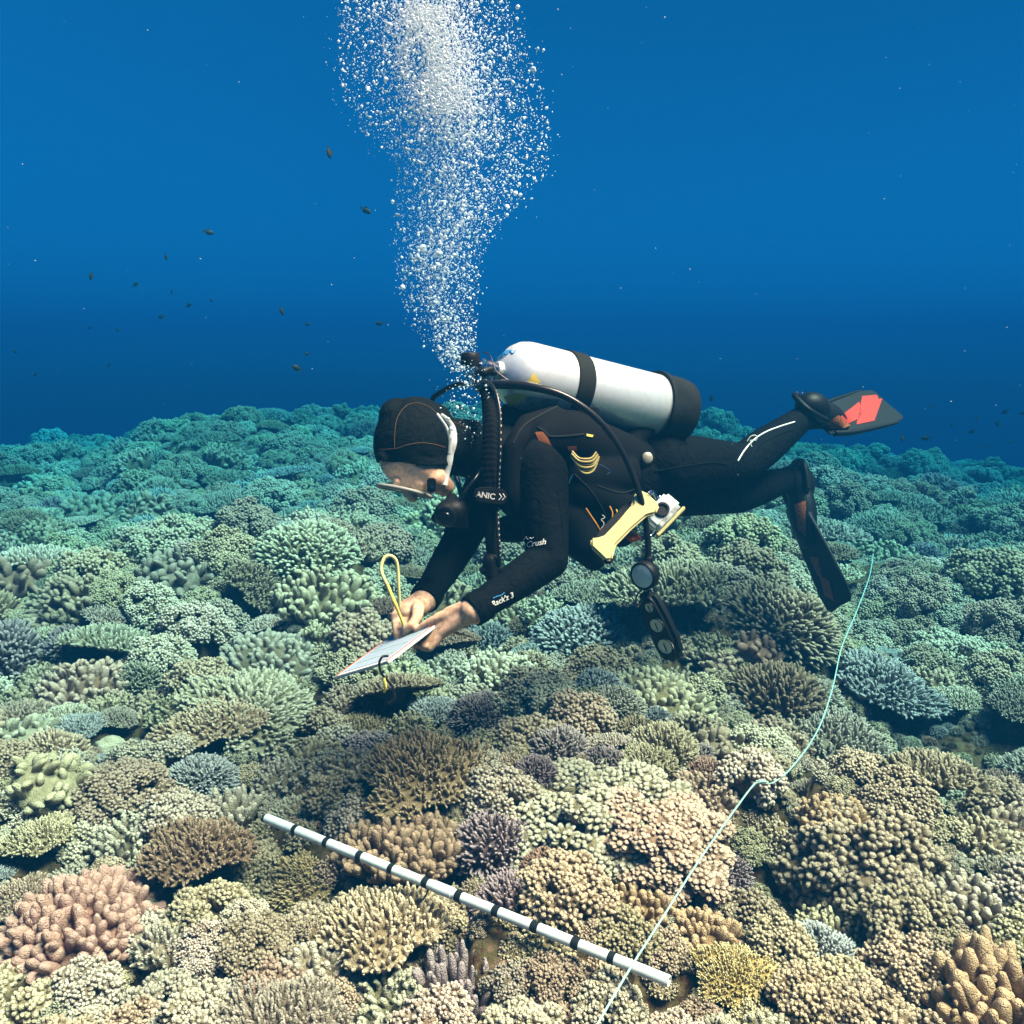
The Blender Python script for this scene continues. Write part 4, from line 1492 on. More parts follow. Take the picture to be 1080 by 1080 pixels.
    for pix, m, r in (([(778, 486), (785, 475), (795, 464), (807, 456), (822, 450), (838, 445)], M_WHITE, 0.0024), ([(790, 486), (797, 474), (808, 465), (822, 458), (838, 452)], M_HOOD, 0.0030),
                      ([(690, 497), (720, 492), (750, 488), (768, 490)], M_HOOD, 0.0018), ([(588, 520), (592, 545), (594, 570)], M_HOOD, 0.0016), ([(700, 522), (730, 515), (760, 512)], M_HOOD, 0.0016)):
        part('piping', stroke(bb, pix, r).mesh('piping', m), bo)
    part('lettering', lettering(bb, 'Crush', (555, 577.5), (22, -4), 8.5, 0.35), bo, M_WHITE)
    part('lettering', stroke(bb, [(551, 567), (553, 569), (555, 566), (557, 569), (559, 567), (561, 568), (563, 566.5)], 0.0009).mesh('lettering', M_WHITE), bo)
    part('lettering', lettering(bb, "Rack'z 3", (519, 640), (28, -13), 7.6, 0.3), bo, M_WHITE)
    part('lettering', stroke(bb, [(520, 631), (524, 629), (528, 628), (532, 625)], 0.0009).mesh('lettering', M_BLUEPRINT), bo)
    # ties of a thin white cord below the knee
    k0 = P(788, 464, 2.88)
    part('cord_loop', Shape().tube([k0 + Vector((0.00, 0, -0.004)), k0 + Vector((0.012, 0, 0.012)), k0 + Vector((0.028, 0, 0.014)), k0 + Vector((0.030, 0, 0.0)), k0 + Vector((0.010, 0, -0.003)), k0 + Vector((0.016, 0, -0.022))], 0.0016, 6).mesh('cord_loop', M_WHITE), t)

    # fins
    def fin(heel, toe, tipv, wide, label, rails=True):
        f = empty('fin_tmp', (0, 0, 0)); bpy.data.objects.remove(f)
        u = (toe - heel).normalized()
        u2 = (tipv - toe).normalized()
        w = (wide - u2 * wide.dot(u2)).normalized()
        n = u2.cross(w).normalized()
        pk = Shape()
        wp = (w - u * w.dot(u)).normalized()
        npk = u.cross(wp)
        pk.ball(heel + u * 0.03, u * 0.075, wp * 0.055, npk * 0.058)
        pk.ball(heel + u * 0.13, u * 0.12, wp * 0.062, npk * 0.048)
        pk.ball(toe - u * 0.01, u * 0.09, wp * 0.068, npk * 0.028)
        fo = part('fin', pk.fuse('fin', 0.005, 5, (M_RUB,)), t, label=label)
        L = (tipv - toe).length
        ol = [(-0.10, 0.060), (0.02, 0.078), (0.35 * L, 0.088), (0.8 * L, 0.096), (0.96 * L, 0.088), (1.0 * L, 0.070), (0.985 * L, 0.0), (1.0 * L, -0.07), (0.96 * L, -0.088), (0.8 * L, -0.096), (0.35 * L, -0.088), (0.02, -0.078), (-0.10, -0.060)]
        part('blade', Shape().slab(ol, u2, w, toe, n, 0.008).mesh('blade', M_RUB, bevel=0.0025), fo)
        for k in ((-1, 1) if rails else ()):
            part('rail', Shape().tube([toe + u2 * a * L + w * b * k for a, b in ((-0.2, 0.062), (0.05, 0.080), (0.4, 0.090), (0.82, 0.098))], [0.012, 0.011, 0.009, 0.005], 8, ref=n.copy()).mesh('rail', M_RUB), fo)
        hs = heel - u * 0.035
        part('heel_strap', Shape().tube([heel + u * 0.06 + wp * 0.060, heel - u * 0.03 + wp * 0.052, heel - u * 0.055, heel - u * 0.03 - wp * 0.052, heel + u * 0.06 - wp * 0.060], 0.011, 8, ref=npk.copy(), flat=1.0).mesh('heel_strap', M_RUB), fo)
        part('buckle', Shape().box(heel + u * 0.055 - wp * 0.060, u * 0.014, wp * 0.006, npk * 0.010).mesh('buckle', M_RUB, bevel=0.002), fo)
        return fo, [c.data for c in [fo] + [o for o in C.objects if o.parent == fo and o.name.startswith('blade')]]
    fo1, ms1 = fin(P(852, 428, 3.18), P(880, 442, 3.30), P(937, 426, 3.50), Vector((-0.05, -0.80, -0.58)), 'upper fin with a coral-red stripe on its blade')
    fb = bvh_of(*ms1)
    for quad, m in (([(903, 448), (909, 418), (932, 416), (922, 444)], M_CORALRED), ([(884, 441), (906, 424), (909, 440), (892, 448)], M_CORALRED), ([(871, 446), (884, 438), (897, 449), (879, 455)], M_DOT)):
        part('panel', decal(fb, quad, 6, 6, 0.002).mesh('panel', m), fo1)
    fo2, ms = fin(P(842, 502, 3.30), P(848, 556, 3.27), P(887, 640, 3.16), Vector((-0.30, 0.90, 0.20)), 'lower fin hanging down, orange dotted panels on its blade', False)
    fb = bvh_of(*ms)
    for quad in ([(838, 532), (850, 528), (850, 566), (842, 558)], [(854, 586), (863, 588), (868, 610), (862, 606)], [(864, 606), (875, 612), (880, 634), (870, 628)]):
        part('panel', decal(fb, quad, 5, 8, 0.002).mesh('panel', M_DOT), fo2)
    tag(t, 'diver in a black wetsuit, hood and fins hovering over the reef, writing on a slate', 'person')
    return body, hood


def build_tank():
    A, B = P(527, 391, 2.29), P(714, 434, 2.60)
    ax = B - A
    L = ax.length
    t = empty('scuba_tank', A.lerp(B, 0.5))
    R = 0.0915
    prof = [(-0.012, 0.0), (-0.012, 0.022), (0.0, 0.024), (0.004, 0.036), (0.014, 0.056), (0.030, 0.074), (0.050, 0.086), (0.072, 0.0908), (0.09, R), (L * 0.5, R), (L - 0.012, R), (L - 0.004, R * 0.94), (L, R * 0.8)]
    cyl = Shape().lathe(A, ax, prof, 64).mesh('cylinder', M_TANK)
    co = part('cylinder', cyl, t)
    rb = R + 0.006
    boot = Shape().lathe(A, ax, [(L - 0.095, R + 0.0005), (L - 0.097, rb + 0.004), (L - 0.085, rb + 0.005), (L - 0.080, rb), (L - 0.02, rb), (L + 0.008, rb - 0.004), (L + 0.016, rb - 0.016), (L + 0.016, 0.0)], 64).mesh('boot', M_BOOT)
    part('boot', boot, t, label='dark rubber tank boot')
    for c0, w in ((0.215, 0.026), ):
        part('tank_band', Shape().lathe(A, ax, [(c0 - w, R), (c0 - w, R + 0.004), (c0 + w, R + 0.004), (c0 + w, R)], 64).mesh('tank_band', M_BAND, bevel=0.001), t)
    n = ax.normalized()
    b = bvh_of(cyl)
    part('buckle', Shape().box(P(620, 437, 2.345), X_ * 0.030, Y_ * 0.010, Z_ * 0.018).mesh('buckle', M_BAND, bevel=0.004), t)
    part('label_sticker', decal(b, [(553, 407), (563, 393), (570, 402), (561, 413)], 4, 4).mesh('label_sticker', M_YEL), co)
    part('label_sticker', decal(b, [(531, 418), (548, 414), (556, 418), (538, 431)], 4, 4).mesh('label_sticker', M_YEL), co)
    part('label_sticker', decal(b, [(556, 418), (590, 421), (584, 431), (552, 428)], 5, 3).mesh('label_sticker', plain('grey_sticker', (0.30, 0.29, 0.26), 0.6, var=0.4, bscale=300)), co)
    part('logo', decal(b, [(522, 379), (533, 370), (541, 369), (531, 377)], 4, 3).mesh('logo', M_BLUEPRINT), co)
    part('logo', stroke(b, [(527, 378), (532, 373), (535, 374), (538, 370), (541, 373), (544, 369.5)], 0.0014).mesh('logo', M_BLUEPRINT), co)
    # valve and its knob
    v = A - n * 0.012
    part('valve', Shape().lathe(v, -n, [(0, 0.017), (0.012, 0.017), (0.014, 0.022), (0.038, 0.022), (0.042, 0.015), (0.05, 0.012)], 24).mesh('valve', M_CHROME), t)
    tag(t, 'silver scuba tank with a black boot strapped on the back of the diver', 'tank')
    return cyl


def build_vest():
    t = empty('buoyancy_vest', P(620, 540, 2.4))
    s = Shape()
    s.chain([P(570, 464, 2.28), P(600, 462, 2.31), P(640, 476, 2.42), P(672, 484, 2.52)], [0.058, 0.074, 0.070, 0.055])
    s.chain([P(560, 452, 2.40), P(660, 466, 2.58)], [0.055, 0.055])
    s.chain([P(612, 515, 2.33), P(640, 530, 2.40), P(665, 536, 2.48)], [0.060, 0.064, 0.050])
    s.chain([P(600, 545, 2.34), P(612, 570, 2.35), P(626, 588, 2.38)], [0.060, 0.052, 0.036])
    s.chain([P(640, 552, 2.40), P(655, 560, 2.44)], [0.052, 0.045])
    s.chain([P(545, 440, 2.36), P(600, 445, 2.44)], [0.050, 0.055])
    s.chain([P(560, 545, 2.36), P(585, 560, 2.36)], [0.055, 0.050])
    s.chain([P(612, 500, 2.33), P(650, 500, 2.42)], [0.066, 0.068])
    s.chain([P(585, 440, 2.30), P(556, 448, 2.24), P(540, 474, 2.19), P(541, 520, 2.19), P(555, 560, 2.22)], [0.030, 0.028, 0.026, 0.026, 0.024])
    s.chain([P(690, 448, 2.52), P(668, 462, 2.48)], [0.020, 0.030])
    s.chain([P(520, 560, 2.34), P(548, 556, 2.30)], [0.03, 0.04])
    v = s.fuse('bladder', 0.006, 5, (M_WEB,))
    vo = part('bladder', v, t)
    b = bvh_of(v)
    for pix, r in (([(541, 468), (552, 450), (570, 438), (592, 428), (606, 430), (616, 440)], 0.0032), ([(566, 450), (574, 455), (580, 460), (596, 460), (616, 458)], 0.0030), ([(548, 485), (560, 472), (575, 462)], 0.003),
                   ([(606, 500), (625, 520), (640, 545)], 0.002), ([(630, 512), (655, 520), (672, 514)], 0.0022)):
        part('piping', stroke(b, pix, r, 0.0005).mesh('piping', M_BAND), vo)
    part('trim_patch', decal(b, [(564, 456), (574, 455), (582, 470), (574, 476)], 5, 5).mesh('trim_patch', M_BROWNFAB), vo)
    part('trim_patch', decal(b, [(598, 471), (608, 470), (609, 475), (600, 476)], 3, 3).mesh('trim_patch', M_BROWNFAB), vo)
    part('tag', decal(b, [(618, 457.5), (625, 459), (624, 461), (618, 460)], 2, 2, 0.003).mesh('tag', M_YEL), vo)
    # a coiled yellowish lanyard clipped to the vest
    c = P(616, 486, 2.22)
    ln = Shape()
    for k in range(6):
        o = c + Vector((0.001 * k, -0.003 * (k % 2), -0.0055 * k + 0.012))
        w, dp = 0.036 - 0.0028 * abs(k - 2), 0.012 + 0.003 * k
        ln.tube([o + Vector((-w, 0, 0.012)), o + Vector((-w * 0.5, -0.006, -dp * 0.3)), o + Vector((0, -0.009, -dp * 0.55)), o + Vector((w * 0.6, -0.006, -dp * 0.35)), o + Vector((w, 0, 0.010))], 0.0026, 6)
    part('coiled_lanyard', ln.mesh('coiled_lanyard', plain('yellow_coil', (0.42, 0.36, 0.14), 0.35)), t)
    # dump valve knob and clips
    kb = P(682, 483, 2.44)
    part('valve_knob', Shape().lathe(kb, Vector((0.1, -1, 0.15)), [(0, 0.014), (0.006, 0.016), (0.012, 0.0145), (0.015, 0.008), (0.015, 0.0)], 24).mesh('valve_knob', plain('worn_metal', (0.55, 0.50, 0.36), 0.35, metal=0.6, bump=0.3, bscale=120, var=0.4)), t)
    for pix, m in (([(618, 536), (624, 545), (630, 554), (634, 561)], M_ORANGE), ([(643, 534), (646, 541), (645, 549)], M_ORANGE), ([(650, 537), (651, 543), (648, 548)], M_YEL)):
        pts = [P(x, y, 2.20 + 0.0006 * (x - 618)) for x, y in pix]
        part('cord', Shape().tube(pts, 0.0017, 6).mesh('cord', m), t)
    part('cord', Shape().tube([P(x, y, 2.20) for x, y in ((634, 558), (637, 552), (634, 548), (638, 546), (635, 543))], 0.0009, 5).mesh('cord', M_WHITE), t)
    part('clip', Shape().tube([P(x, y, 2.21) for x, y in ((632, 490), (638, 493), (643, 497), (640, 500))], 0.0018, 6).mesh('clip', M_CHROME), t)
    part('clip', Shape().tube([P(x, y, 2.21) for x, y in ((604, 500), (601, 506), (600, 510))], 0.0016, 6).mesh('clip', M_CHROME), t)
    # corrugated inflator hose down the chest with its sleeve and low-pressure hose
    path = catmull([P(512, 405, 2.24), P(516, 425, 2.18), P(517, 455, 2.13), P(516, 490, 2.11), P(516, 530, 2.11), P(519, 570, 2.11), P(522, 598, 2.11)], 26)
    rs = [0.0185 + 0.0012 * math.sin(i * 1.55) if i < len(path) * 0.60 else 0.0165 for i in range(len(path))]
    part('inflator_hose', Shape().tube(path, rs, 16, smooth=False).mesh('inflator_hose', M_WEB), t)
    part('inflator_end', Shape().chain([P(518, 592, 2.105), P(520, 608, 2.105)], [0.022, 0.019]).chain([P(510, 602, 2.10), P(526, 600, 2.10)], [0.010, 0.012]).fuse('inflator_end', 0.003, 4, (M_RUB,)), t)
    sl = Shape()
    ol = [(-0.034, -0.018), (-0.040, -0.006), (-0.040, 0.008), (-0.034, 0.018), (0.024, 0.020), (0.036, 0.012), (0.040, 0.0), (0.036, -0.012), (0.024, -0.021)]
    so = P(518, 523, 2.080)
    sm = sl.slab(ol, Vector((0.985, 0.08, -0.10)).normalized(), Vector((0.10, 0, 0.99)).normalized(), so, Vector((0.08, -1, 0)).normalized(), 0.016).mesh('hose_sleeve', plain('sleeve_fabric', (0.008, 0.009, 0.010), 0.6), bevel=0.004)
    sv = part('hose_sleeve', sm, t)
    sb = bvh_of(sm)
    part('lettering', lettering(sb, 'ANIC', (501.5, 523.5), (20, 3.2), 8.6, 0.0, 0.0008), sv, M_WHITE)
    for k in (0, 3.8):
        part('lettering', stroke(sb, [(526.5 + k, 520.6), (529 + k, 524.0), (526 + k, 527.4)], 0.0010, 0.0004, 1).mesh('lettering', M_WHITE), sv)
    lp = catmull([P(505, 402, 2.22), P(513, 402, 2.17), P(522, 412, 2.12), P(527, 435, 2.09), P(527, 470, 2.075), P(525.5, 505, 2.088), P(525, 524, 2.098), P(524.5, 545, 2.088), P(526, 575, 2.08), P(527, 596, 2.09)], 10)
    ho = part('low_pressure_hose', Shape().tube(lp, 0.0048, 10, smooth=False).mesh('low_pressure_hose', M_HOSE), t)
    for i in range(8, len(lp) - 6, 2):
        q, q2 = lp[i], lp[i].lerp(lp[i + 1], 0.62)
        o = Vector((0.0025, -0.0040, 0.001))
        part('mark', Shape().tube([q + o, q2 + o], 0.0013, 5, smooth=False).mesh('mark', plain('pale_mark', (0.50, 0.47, 0.36), 0.5) if i == 8 else bpy.data.materials['pale_mark']), ho)
    tag(t, 'black buoyancy vest with inflator hose worn by the diver', 'vest')


def build_regulator():
    t = empty('regulator', P(500, 405, 2.27))
    f = P(497, 396, 2.27)
    s = Shape().lathe(P(498, 408, 2.27), Vector((0.02, 0, 1)), [(0, 0.014), (0.004, 0.019), (0.018, 0.019), (0.020, 0.015), (0.030, 0.015), (0.033, 0.019), (0.050, 0.019), (0.053, 0.014)], 24)
    fs = part('first_stage', s.mesh('first_stage', M_CHROME), t)
    part('cap', Shape().lathe(P(496, 386, 2.27), Vector((0.0, 0, 1)), [(0, 0.021), (0.002, 0.024), (0.018, 0.025), (0.030, 0.024), (0.034, 0.020), (0.034, 0.0)], 22).mesh('cap', M_RUB), fs)
    part('yoke', Shape().tube([P(506, 405, 2.27), P(514, 396, 2.28), P(522, 394, 2.29), P(520, 404, 2.29), P(508, 412, 2.27)], 0.0085, 8).mesh('yoke', M_CHROME), fs)
    part('yoke_knob', Shape().chain([P(510, 393, 2.25), P(516, 390, 2.26)], [0.013, 0.012]).mesh('yoke_knob', M_RUB), fs)
    part('dust_cord', Shape().tube([P(509, 371, 2.26), P(517, 375, 2.25), P(521, 386, 2.23), P(524, 392, 2.22), P(536, 401, 2.21)], 0.0016, 6).mesh('dust_cord', M_HOSE), fs)
    # second stage in the mouth
    c = P(476, 541, 2.15)
    s = Shape()
    s.ball(c, X_ * 0.042 + Z_ * 0.012, Y_ * 0.036, Z_ * 0.034 - X_ * 0.010)
    s.ball(c + Vector((-0.010, -0.018, 0.0)), X_ * 0.030, Y_ * 0.018, Z_ * 0.028)
    s.chain([c + Vector((0.0, 0.01, 0.02)), P(477, 527, 2.17)], [0.020, 0.016])
    s.chain([c + Vector((-0.036, 0, -0.012)), c + Vector((0.03, 0.0, -0.026))], [0.014, 0.013])
    m2 = s.fuse('second_stage', 0.003, 4, (M_RUB,))
    so = part('second_stage', m2, t)
    b2 = bvh_of(m2)
    part('grille', Shape().lathe(c + Vector((-0.010, -0.028, -0.004)), Vector((-0.25, -1, -0.2)), [(0, 0.026), (0.006, 0.026), (0.009, 0.022), (0.008, 0.014), (0.011, 0.012), (0.011, 0.0)], 28).mesh('grille', M_HOSE), so)
    part('badge', decal(b2, [(462, 558), (474, 556), (474, 560), (463, 562)], 3, 2, 0.002).mesh('badge', plain('blue_badge', (0.10, 0.42, 0.62), 0.4)), so)
    part('hose', Shape().tube([P(500, 404, 2.30), P(484, 405, 2.36), P(466, 413, 2.40), P(455, 424, 2.42), P(458, 450, 2.44), P(480, 500, 2.42), P(490, 540, 2.32), P(484, 547, 2.20)], 0.0075, 10, 10).mesh('hose', M_HOSE), t)
    part('hose', Shape().tube([P(485, 528, 2.10), P(494, 514, 2.09), P(503, 502, 2.10), P(510, 490, 2.14)], 0.0035, 8).mesh('hose', M_HOSE), t)
    tag(t, 'black and chrome breathing regulator between tank valve and mouth', 'regulator')


def build_gauges():
    t = empty('gauge_console', P(700, 690, 2.22))
    path = [P(505, 409, 2.24), P(525, 405.5, 2.17), P(560, 408, 2.13), P(598, 419, 2.12), P(632, 444, 2.13), P(658, 480, 2.15), P(674, 520, 2.16), P(682, 558, 2.17), P(684, 594, 2.18)]
    part('hose', Shape().tube(path, [0.012, 0.0115, 0.0105, 0.0085, 0.0078, 0.0078, 0.0078, 0.0078, 0.0085], 12, 10).mesh('hose', M_HOSE), t)
    c = P(681, 606, 2.18)
    n = Vector((-0.62, -0.72, -0.10)).normalized()
    g = part('pressure_gauge', Shape().lathe(c + n * -0.022, n, [(0, 0.016), (0.004, 0.030), (0.020, 0.036), (0.036, 0.036), (0.040, 0.033), (0.038, 0.030), (0.034, 0.029), (0.034, 0.0)], 36).mesh('pressure_gauge', M_RUB), t)
    part('dial', Shape().lathe(c + n * 0.0135, n, [(0, 0.0285), (0.0015, 0.0285), (0.0015, 0.0)], 36).mesh('dial', M_DIAL, smooth=False), g)
    a = n.cross(Z_).normalized()
    u = a.cross(n)
    part('needle', Shape().box(c + n * 0.0158 + u * 0.006, a * 0.0012, u * 0.013, n * 0.0005).mesh('needle', M_TAPE0, smooth=False), g)
    part('glass', Shape().lathe(c + n * 0.0172, n, [(0, 0.029), (0.001, 0.028), (0.001, 0.0)], 36).mesh('glass', M_GLASS), g)
    part('swivel', Shape().chain([P(684, 590, 2.18), P(683, 600, 2.185)], [0.012, 0.015]).mesh('swivel', M_RUB), t)
    # long console below it
    A, B = P(686, 632, 2.19), P(710, 690, 2.205)
    ax = (B - A).normalized()
    w = ax.cross(n).normalized()
    n2 = w.cross(ax).normalized()
    if n2.dot(n) < 0:
        n2 = -n2
    L = (B - A).length
    ol = [(-0.018, -0.016), (-0.026, 0.010), (-0.010, 0.030), (0.35 * L, 0.036), (0.75 * L, 0.038), (L, 0.034), (L + 0.014, 0.020), (L + 0.016, -0.012), (L, -0.028), (0.7 * L, -0.035), (0.3 * L, -0.031), (0.0, -0.025)]
    cm = part('console', Shape().slab(ol, ax, w, A.lerp(B, 0.0), n2, 0.034).mesh('console', M_RUB, bevel=0.009, segs=3), t)
    for k, (f_, r) in enumerate(((0.10, 0.013), (0.42, 0.0185), (0.80, 0.0205))):
        o = A + ax * (L * f_) + n2 * 0.0168
        d = part('dial', Shape().lathe(o, n2, [(0, r * 1.12), (0.003, r * 1.12), (0.0035, r), (0.002, r * 0.97), (0.002, 0.0)], 32).mesh('dial', M_DIAL), cm)
        part('rim', Shape().tube([o + (w * math.cos(q) + ax * math.sin(q)) * r * 1.06 + n2 * 0.003 for q in np.linspace(0, 2 * math.pi, 33)], 0.0022, 6, smooth=False).mesh('rim', M_RUB), d)
        part('needle', Shape().box(o + n2 * 0.0034 + ax * r * 0.1, ax * (r * 0.55), w * 0.0012, n2 * 0.0004).mesh('needle', M_TAPE0, smooth=False), d)
    part('lanyard', Shape().tube([P(676, 622, 2.17), P(671, 630, 2.165), P(672, 640, 2.165), P(677, 634, 2.17), P(680, 622, 2.175)], 0.0022, 6).mesh('lanyard', M_HOSE), t)
    KEEP_CLEAR.extend([tuple(P(x, y, d)) for x, y, d in ((681, 606, 2.2), (700, 660, 2.25), (712, 696, 2.27), (705, 640, 2.25), (690, 690, 2.25))])
    tag(t, 'black gauge console with pale dials dangling on a hose from the vest', 'gauge')


def build_camera_rig():
    t = empty('camera_rig', P(665, 560, 2.2))
    a, b = P(634, 578, 2.13), P(683, 528, 2.17)
    u = (b - a).normalized()
    n = Vector((-0.35, -0.9, 0.1)); n = (n - u * n.dot(u)).normalized()
    v = n.cross(u)
    if v.x > 0:
        v = -v
    L = (b - a).length
    ol = [(-0.016, 0.020), (0.0, 0.034), (0.014, 0.022), (0.028, 0.015), (L * 0.5, 0.016), (L * 0.80, 0.020), (L * 0.88, 0.032), (L + 0.006, 0.033), (L + 0.012, 0.014), (L + 0.010, -0.030), (L * 0.92, -0.038), (L * 0.80, -0.026), (L * 0.5, -0.022), (0.030, -0.022), (0.012, -0.030), (-0.006, -0.040), (-0.018, -0.030)]
    ho = part('handle', Shape().slab(ol, u, v, a, n, 0.018).mesh('handle', M_PALEYEL, bevel=0.005, segs=3), t, label='pale yellow handle grip')
    part('grip_pad', Shape().slab([(0.0, 0.022), (0.03, 0.034), (L * 0.8, 0.036), (L * 0.85, 0.018), (L * 0.5, 0.012), (0.02, 0.012)], u, v, a - n * 0.010, n, 0.012).mesh('grip_pad', M_RUB, bevel=0.003), ho)
    part('grip_pad', Shape().slab([(-0.016, -0.020), (-0.022, -0.030), (-0.010, -0.044), (0.010, -0.040), (0.004, -0.030), (-0.008, -0.034)], u, v, a - n * 0.006, n, 0.012).mesh('grip_pad', M_RUB, bevel=0.002), ho)
    # clear housing with a small camera inside
    c = P(697, 541, 2.22)
    e1, e2, e3 = u, v, n
    hs = part('housing', Shape().box(c, u * 0.046, v * 0.026, n * 0.024).mesh('housing', M_GLASS, bevel=0.008, segs=3), t)
    part('camera_body', Shape().box(c, u * 0.036, v * 0.018, n * 0.014).mesh('camera_body', M_CHROME, bevel=0.004), t)
    part('lens_port', Shape().lathe(c + n * 0.016, n, [(0, 0.018), (0.014, 0.018), (0.014, 0.013), (0.010, 0.012), (0.010, 0)], 24).mesh('lens_port', M_RUB), t)
    for k in range(4):
        part('button', Shape().lathe(c + u * (-0.03 + 0.02 * k) + v * 0.026, v, [(0, 0.005), (0.006, 0.005), (0.006, 0)], 12).mesh('button', M_CHROME if k % 2 else M_BADGE), hs)
    part('base_rail', Shape().box(c - v * 0.034 + u * -0.004, u * 0.052, v * 0.004, n * 0.016).mesh('base_rail', M_PALEYEL, bevel=0.002), t)
    part('print_strip', Shape().box(c - v * 0.024 + n * 0.0255, u * 0.036, v * 0.005, n * 0.0006).mesh('print_strip', plain('grey_print', (0.3, 0.32, 0.3), 0.5, var=0.6, bscale=800)), hs)
    part('arm', Shape().tube([P(683, 523, 2.17), P(688, 519, 2.19), P(692, 526, 2.20)], 0.006, 8).mesh('arm', M_CHROME), t)
    part('red_clip', Shape().box(P(668, 567, 2.19), u * 0.012 - v * 0.006, v * 0.011, n * 0.006).mesh('red_clip', M_RED, bevel=0.002), t)
    part('wire', Shape().tube([P(660, 556, 2.18), P(672, 562, 2.17), P(684, 566, 2.18), P(692, 558, 2.19)], 0.0014, 6).mesh('wire', M_CHROME), t)
    part('bolt', Shape().lathe(P(690, 535, 2.185), n, [(0, 0.007), (0.008, 0.007), (0.008, 0)], 14).mesh('bolt', M_BADGE), t)
    tag(t, 'small camera in a clear housing with a pale yellow handle hanging at the waist', 'camera')


def build_slate():
    A, N_, B_ = P(352, 714, 2.06), P(409, 697, 1.95), P(417, 669, 2.20)
    e1, e2 = N_ - A, B_ - A
    e2 = e2 - e1.normalized() * e2.dot(e1.normalized()) * 0.6
    n = e1.cross(e2).normalized()
    if n.z < 0:
        n = -n
    t = empty('writing_slate', A)
    a, b = e1.normalized(), (e2 - e1.normalized() * e2.dot(e1.normalized())).normalized()
    u0 = e2.dot(e1.normalized())
    l1, l2 = e1.length, e2.length
    sh = u0 / l2
    def q(u, v):
        return A + e1 * u + e2 * v
    def quad(name, us, vs, off, th, m, bev=0.0):
        s = Shape()
        c = [q(us[0], vs[0]), q(us[1], vs[0]), q(us[1], vs[1]), q(us[0], vs[1])]
        V = [p + n * (off - th) for p in c] + [p + n * off for p in c]
        s.add(V, [(3, 2, 1, 0), (4, 5, 6, 7), (0, 1, 5, 4), (1, 2, 6, 5), (2, 3, 7, 6), (3, 0, 4, 7)])
        return part(name, s.mesh(name, m, smooth=False, bevel=bev), t)
    quad('board', (0, 1), (0, 1.02), 0.0, 0.007, plain('white_slate', (0.74, 0.73, 0.68), 0.45, var=0.06, bscale=80), 0.0012)
    quad('data_sheet', (0.10, 0.93), (0.06, 0.98), 0.0010, 0.0008, plain('blue_grey_sheet', (0.36, 0.42, 0.50), 0.5, var=0.08, bscale=60))
    quad('edge_line', (0.955, 0.985), (0.02, 1.0), 0.0008, 0.0006, M_RED)
    quad('edge_line', (0.02, 0.055), (0.02, 1.0), 0.0008, 0.0006, M_RED)
    for k, (v0, m) in enumerate(((0.25, 'g'), (0.5, 'g'), (0.72, 'g'))):
        quad('ruled_line', (0.16, 0.86), (v0, v0 + 0.018), 0.0016, 0.0004, plain('green_rule', (0.42, 0.55, 0.40), 0.5) if k == 0 else bpy.data.materials['green_rule'])
    h = q(1.0, 0.10) if False else P(404, 697, 1.945)
    part('bungee', Shape().tube([P(409, 692, 1.955), P(403, 693, 1.94), P(400, 700, 1.945), P(402, 710, 1.95), P(409, 718, 1.955), P(415, 727, 1.96), P(416, 737, 1.96), P(409, 742, 1.96)], 0.0028, 8).mesh('bungee', M_HOSE), t)
    part('cord_tag', Shape().tube([P(405, 715, 1.95), P(407, 724, 1.95), P(405, 730, 1.955)], 0.0026, 6).mesh('cord_tag', M_YEL), t)
    part('cord', Shape().tube([P(478, 667, 2.09), P(487, 669, 2.09), P(500, 673, 2.10)], [0.003, 0.0022, 0.0012], 6).mesh('cord', M_ORANGE), t)
    KEEP_CLEAR.extend([tuple(q(u, v)) for u in (0, 1) for v in (0, 0.5, 1)] + [tuple(P(412, 738, 2.0))])
    tag(t, 'white dive slate with a blue-grey data sheet held over the reef', 'slate')
    # pencil with a loop of pale tubing
    p = empty('pencil', P(428, 664, 2.12))
    tip, top = P(428, 664, 2.115), P(407, 613, 2.105)
    ax = tip - top
    part('shaft', Shape().lathe(top, ax, [(0, 0.0030), (0.001, 0.0038), (ax.length * 0.35, 0.0038), (ax.length * 0.36, 0.0046), (ax.length * 0.55, 0.0046), (ax.length * 0.56, 0.0038), (ax.length - 0.014, 0.0038), (ax.length, 0.0008)], 12).mesh('shaft', M_YEL), p)
    part('tubing_loop', Shape().tube([P(408, 616, 2.105), P(404, 608, 2.105), P(402, 599, 2.110), P(405, 589, 2.115), P(411, 586, 2.120), P(417, 590, 2.125), P(419.5, 600, 2.130), P(420.5, 620, 2.135), P(421.5, 640, 2.145)], 0.0042, 10, 8).mesh('tubing_loop', plain('pale_tubing', (0.66, 0.63, 0.28), 0.4)), p)
    tag(p, 'yellow pencil with a pale tubing loop gripped over the slate', 'pencil')


M_TAPE0 = plain('needle_black', (0.02, 0.02, 0.02), 0.5)
M_BADGE = plain('teal_button', (0.08, 0.35, 0.38), 0.4)
build_person()
build_tank()
build_vest()
build_regulator()
build_gauges()
build_camera_rig()
build_slate()

# ------------------------------------------------------------------ bubbles, specks and fish
def bubble_mat():
    m, nt, b = new_mat('air_bubble')
    b.inputs['Base Color'].default_value = (0.47, 0.70, 0.78, 1)
    b.inputs['Roughness'].default_value = 0.15
    b.inputs['Specular IOR Level'].default_value = 0.8
    b.inputs['Coat Weight'].default_value = 0.6
    lw = nt.nodes.new('ShaderNodeLayerWeight'); lw.inputs['Blend'].default_value = 0.35
    mr = nt.nodes.new('ShaderNodeMapRange'); mr.inputs[3].default_value, mr.inputs[4].default_value = 0.6, 1.0
    nt.links.new(lw.outputs['Facing'], mr.inputs[0]); nt.links.new(mr.outputs[0], b.inputs['Alpha'])
    return m


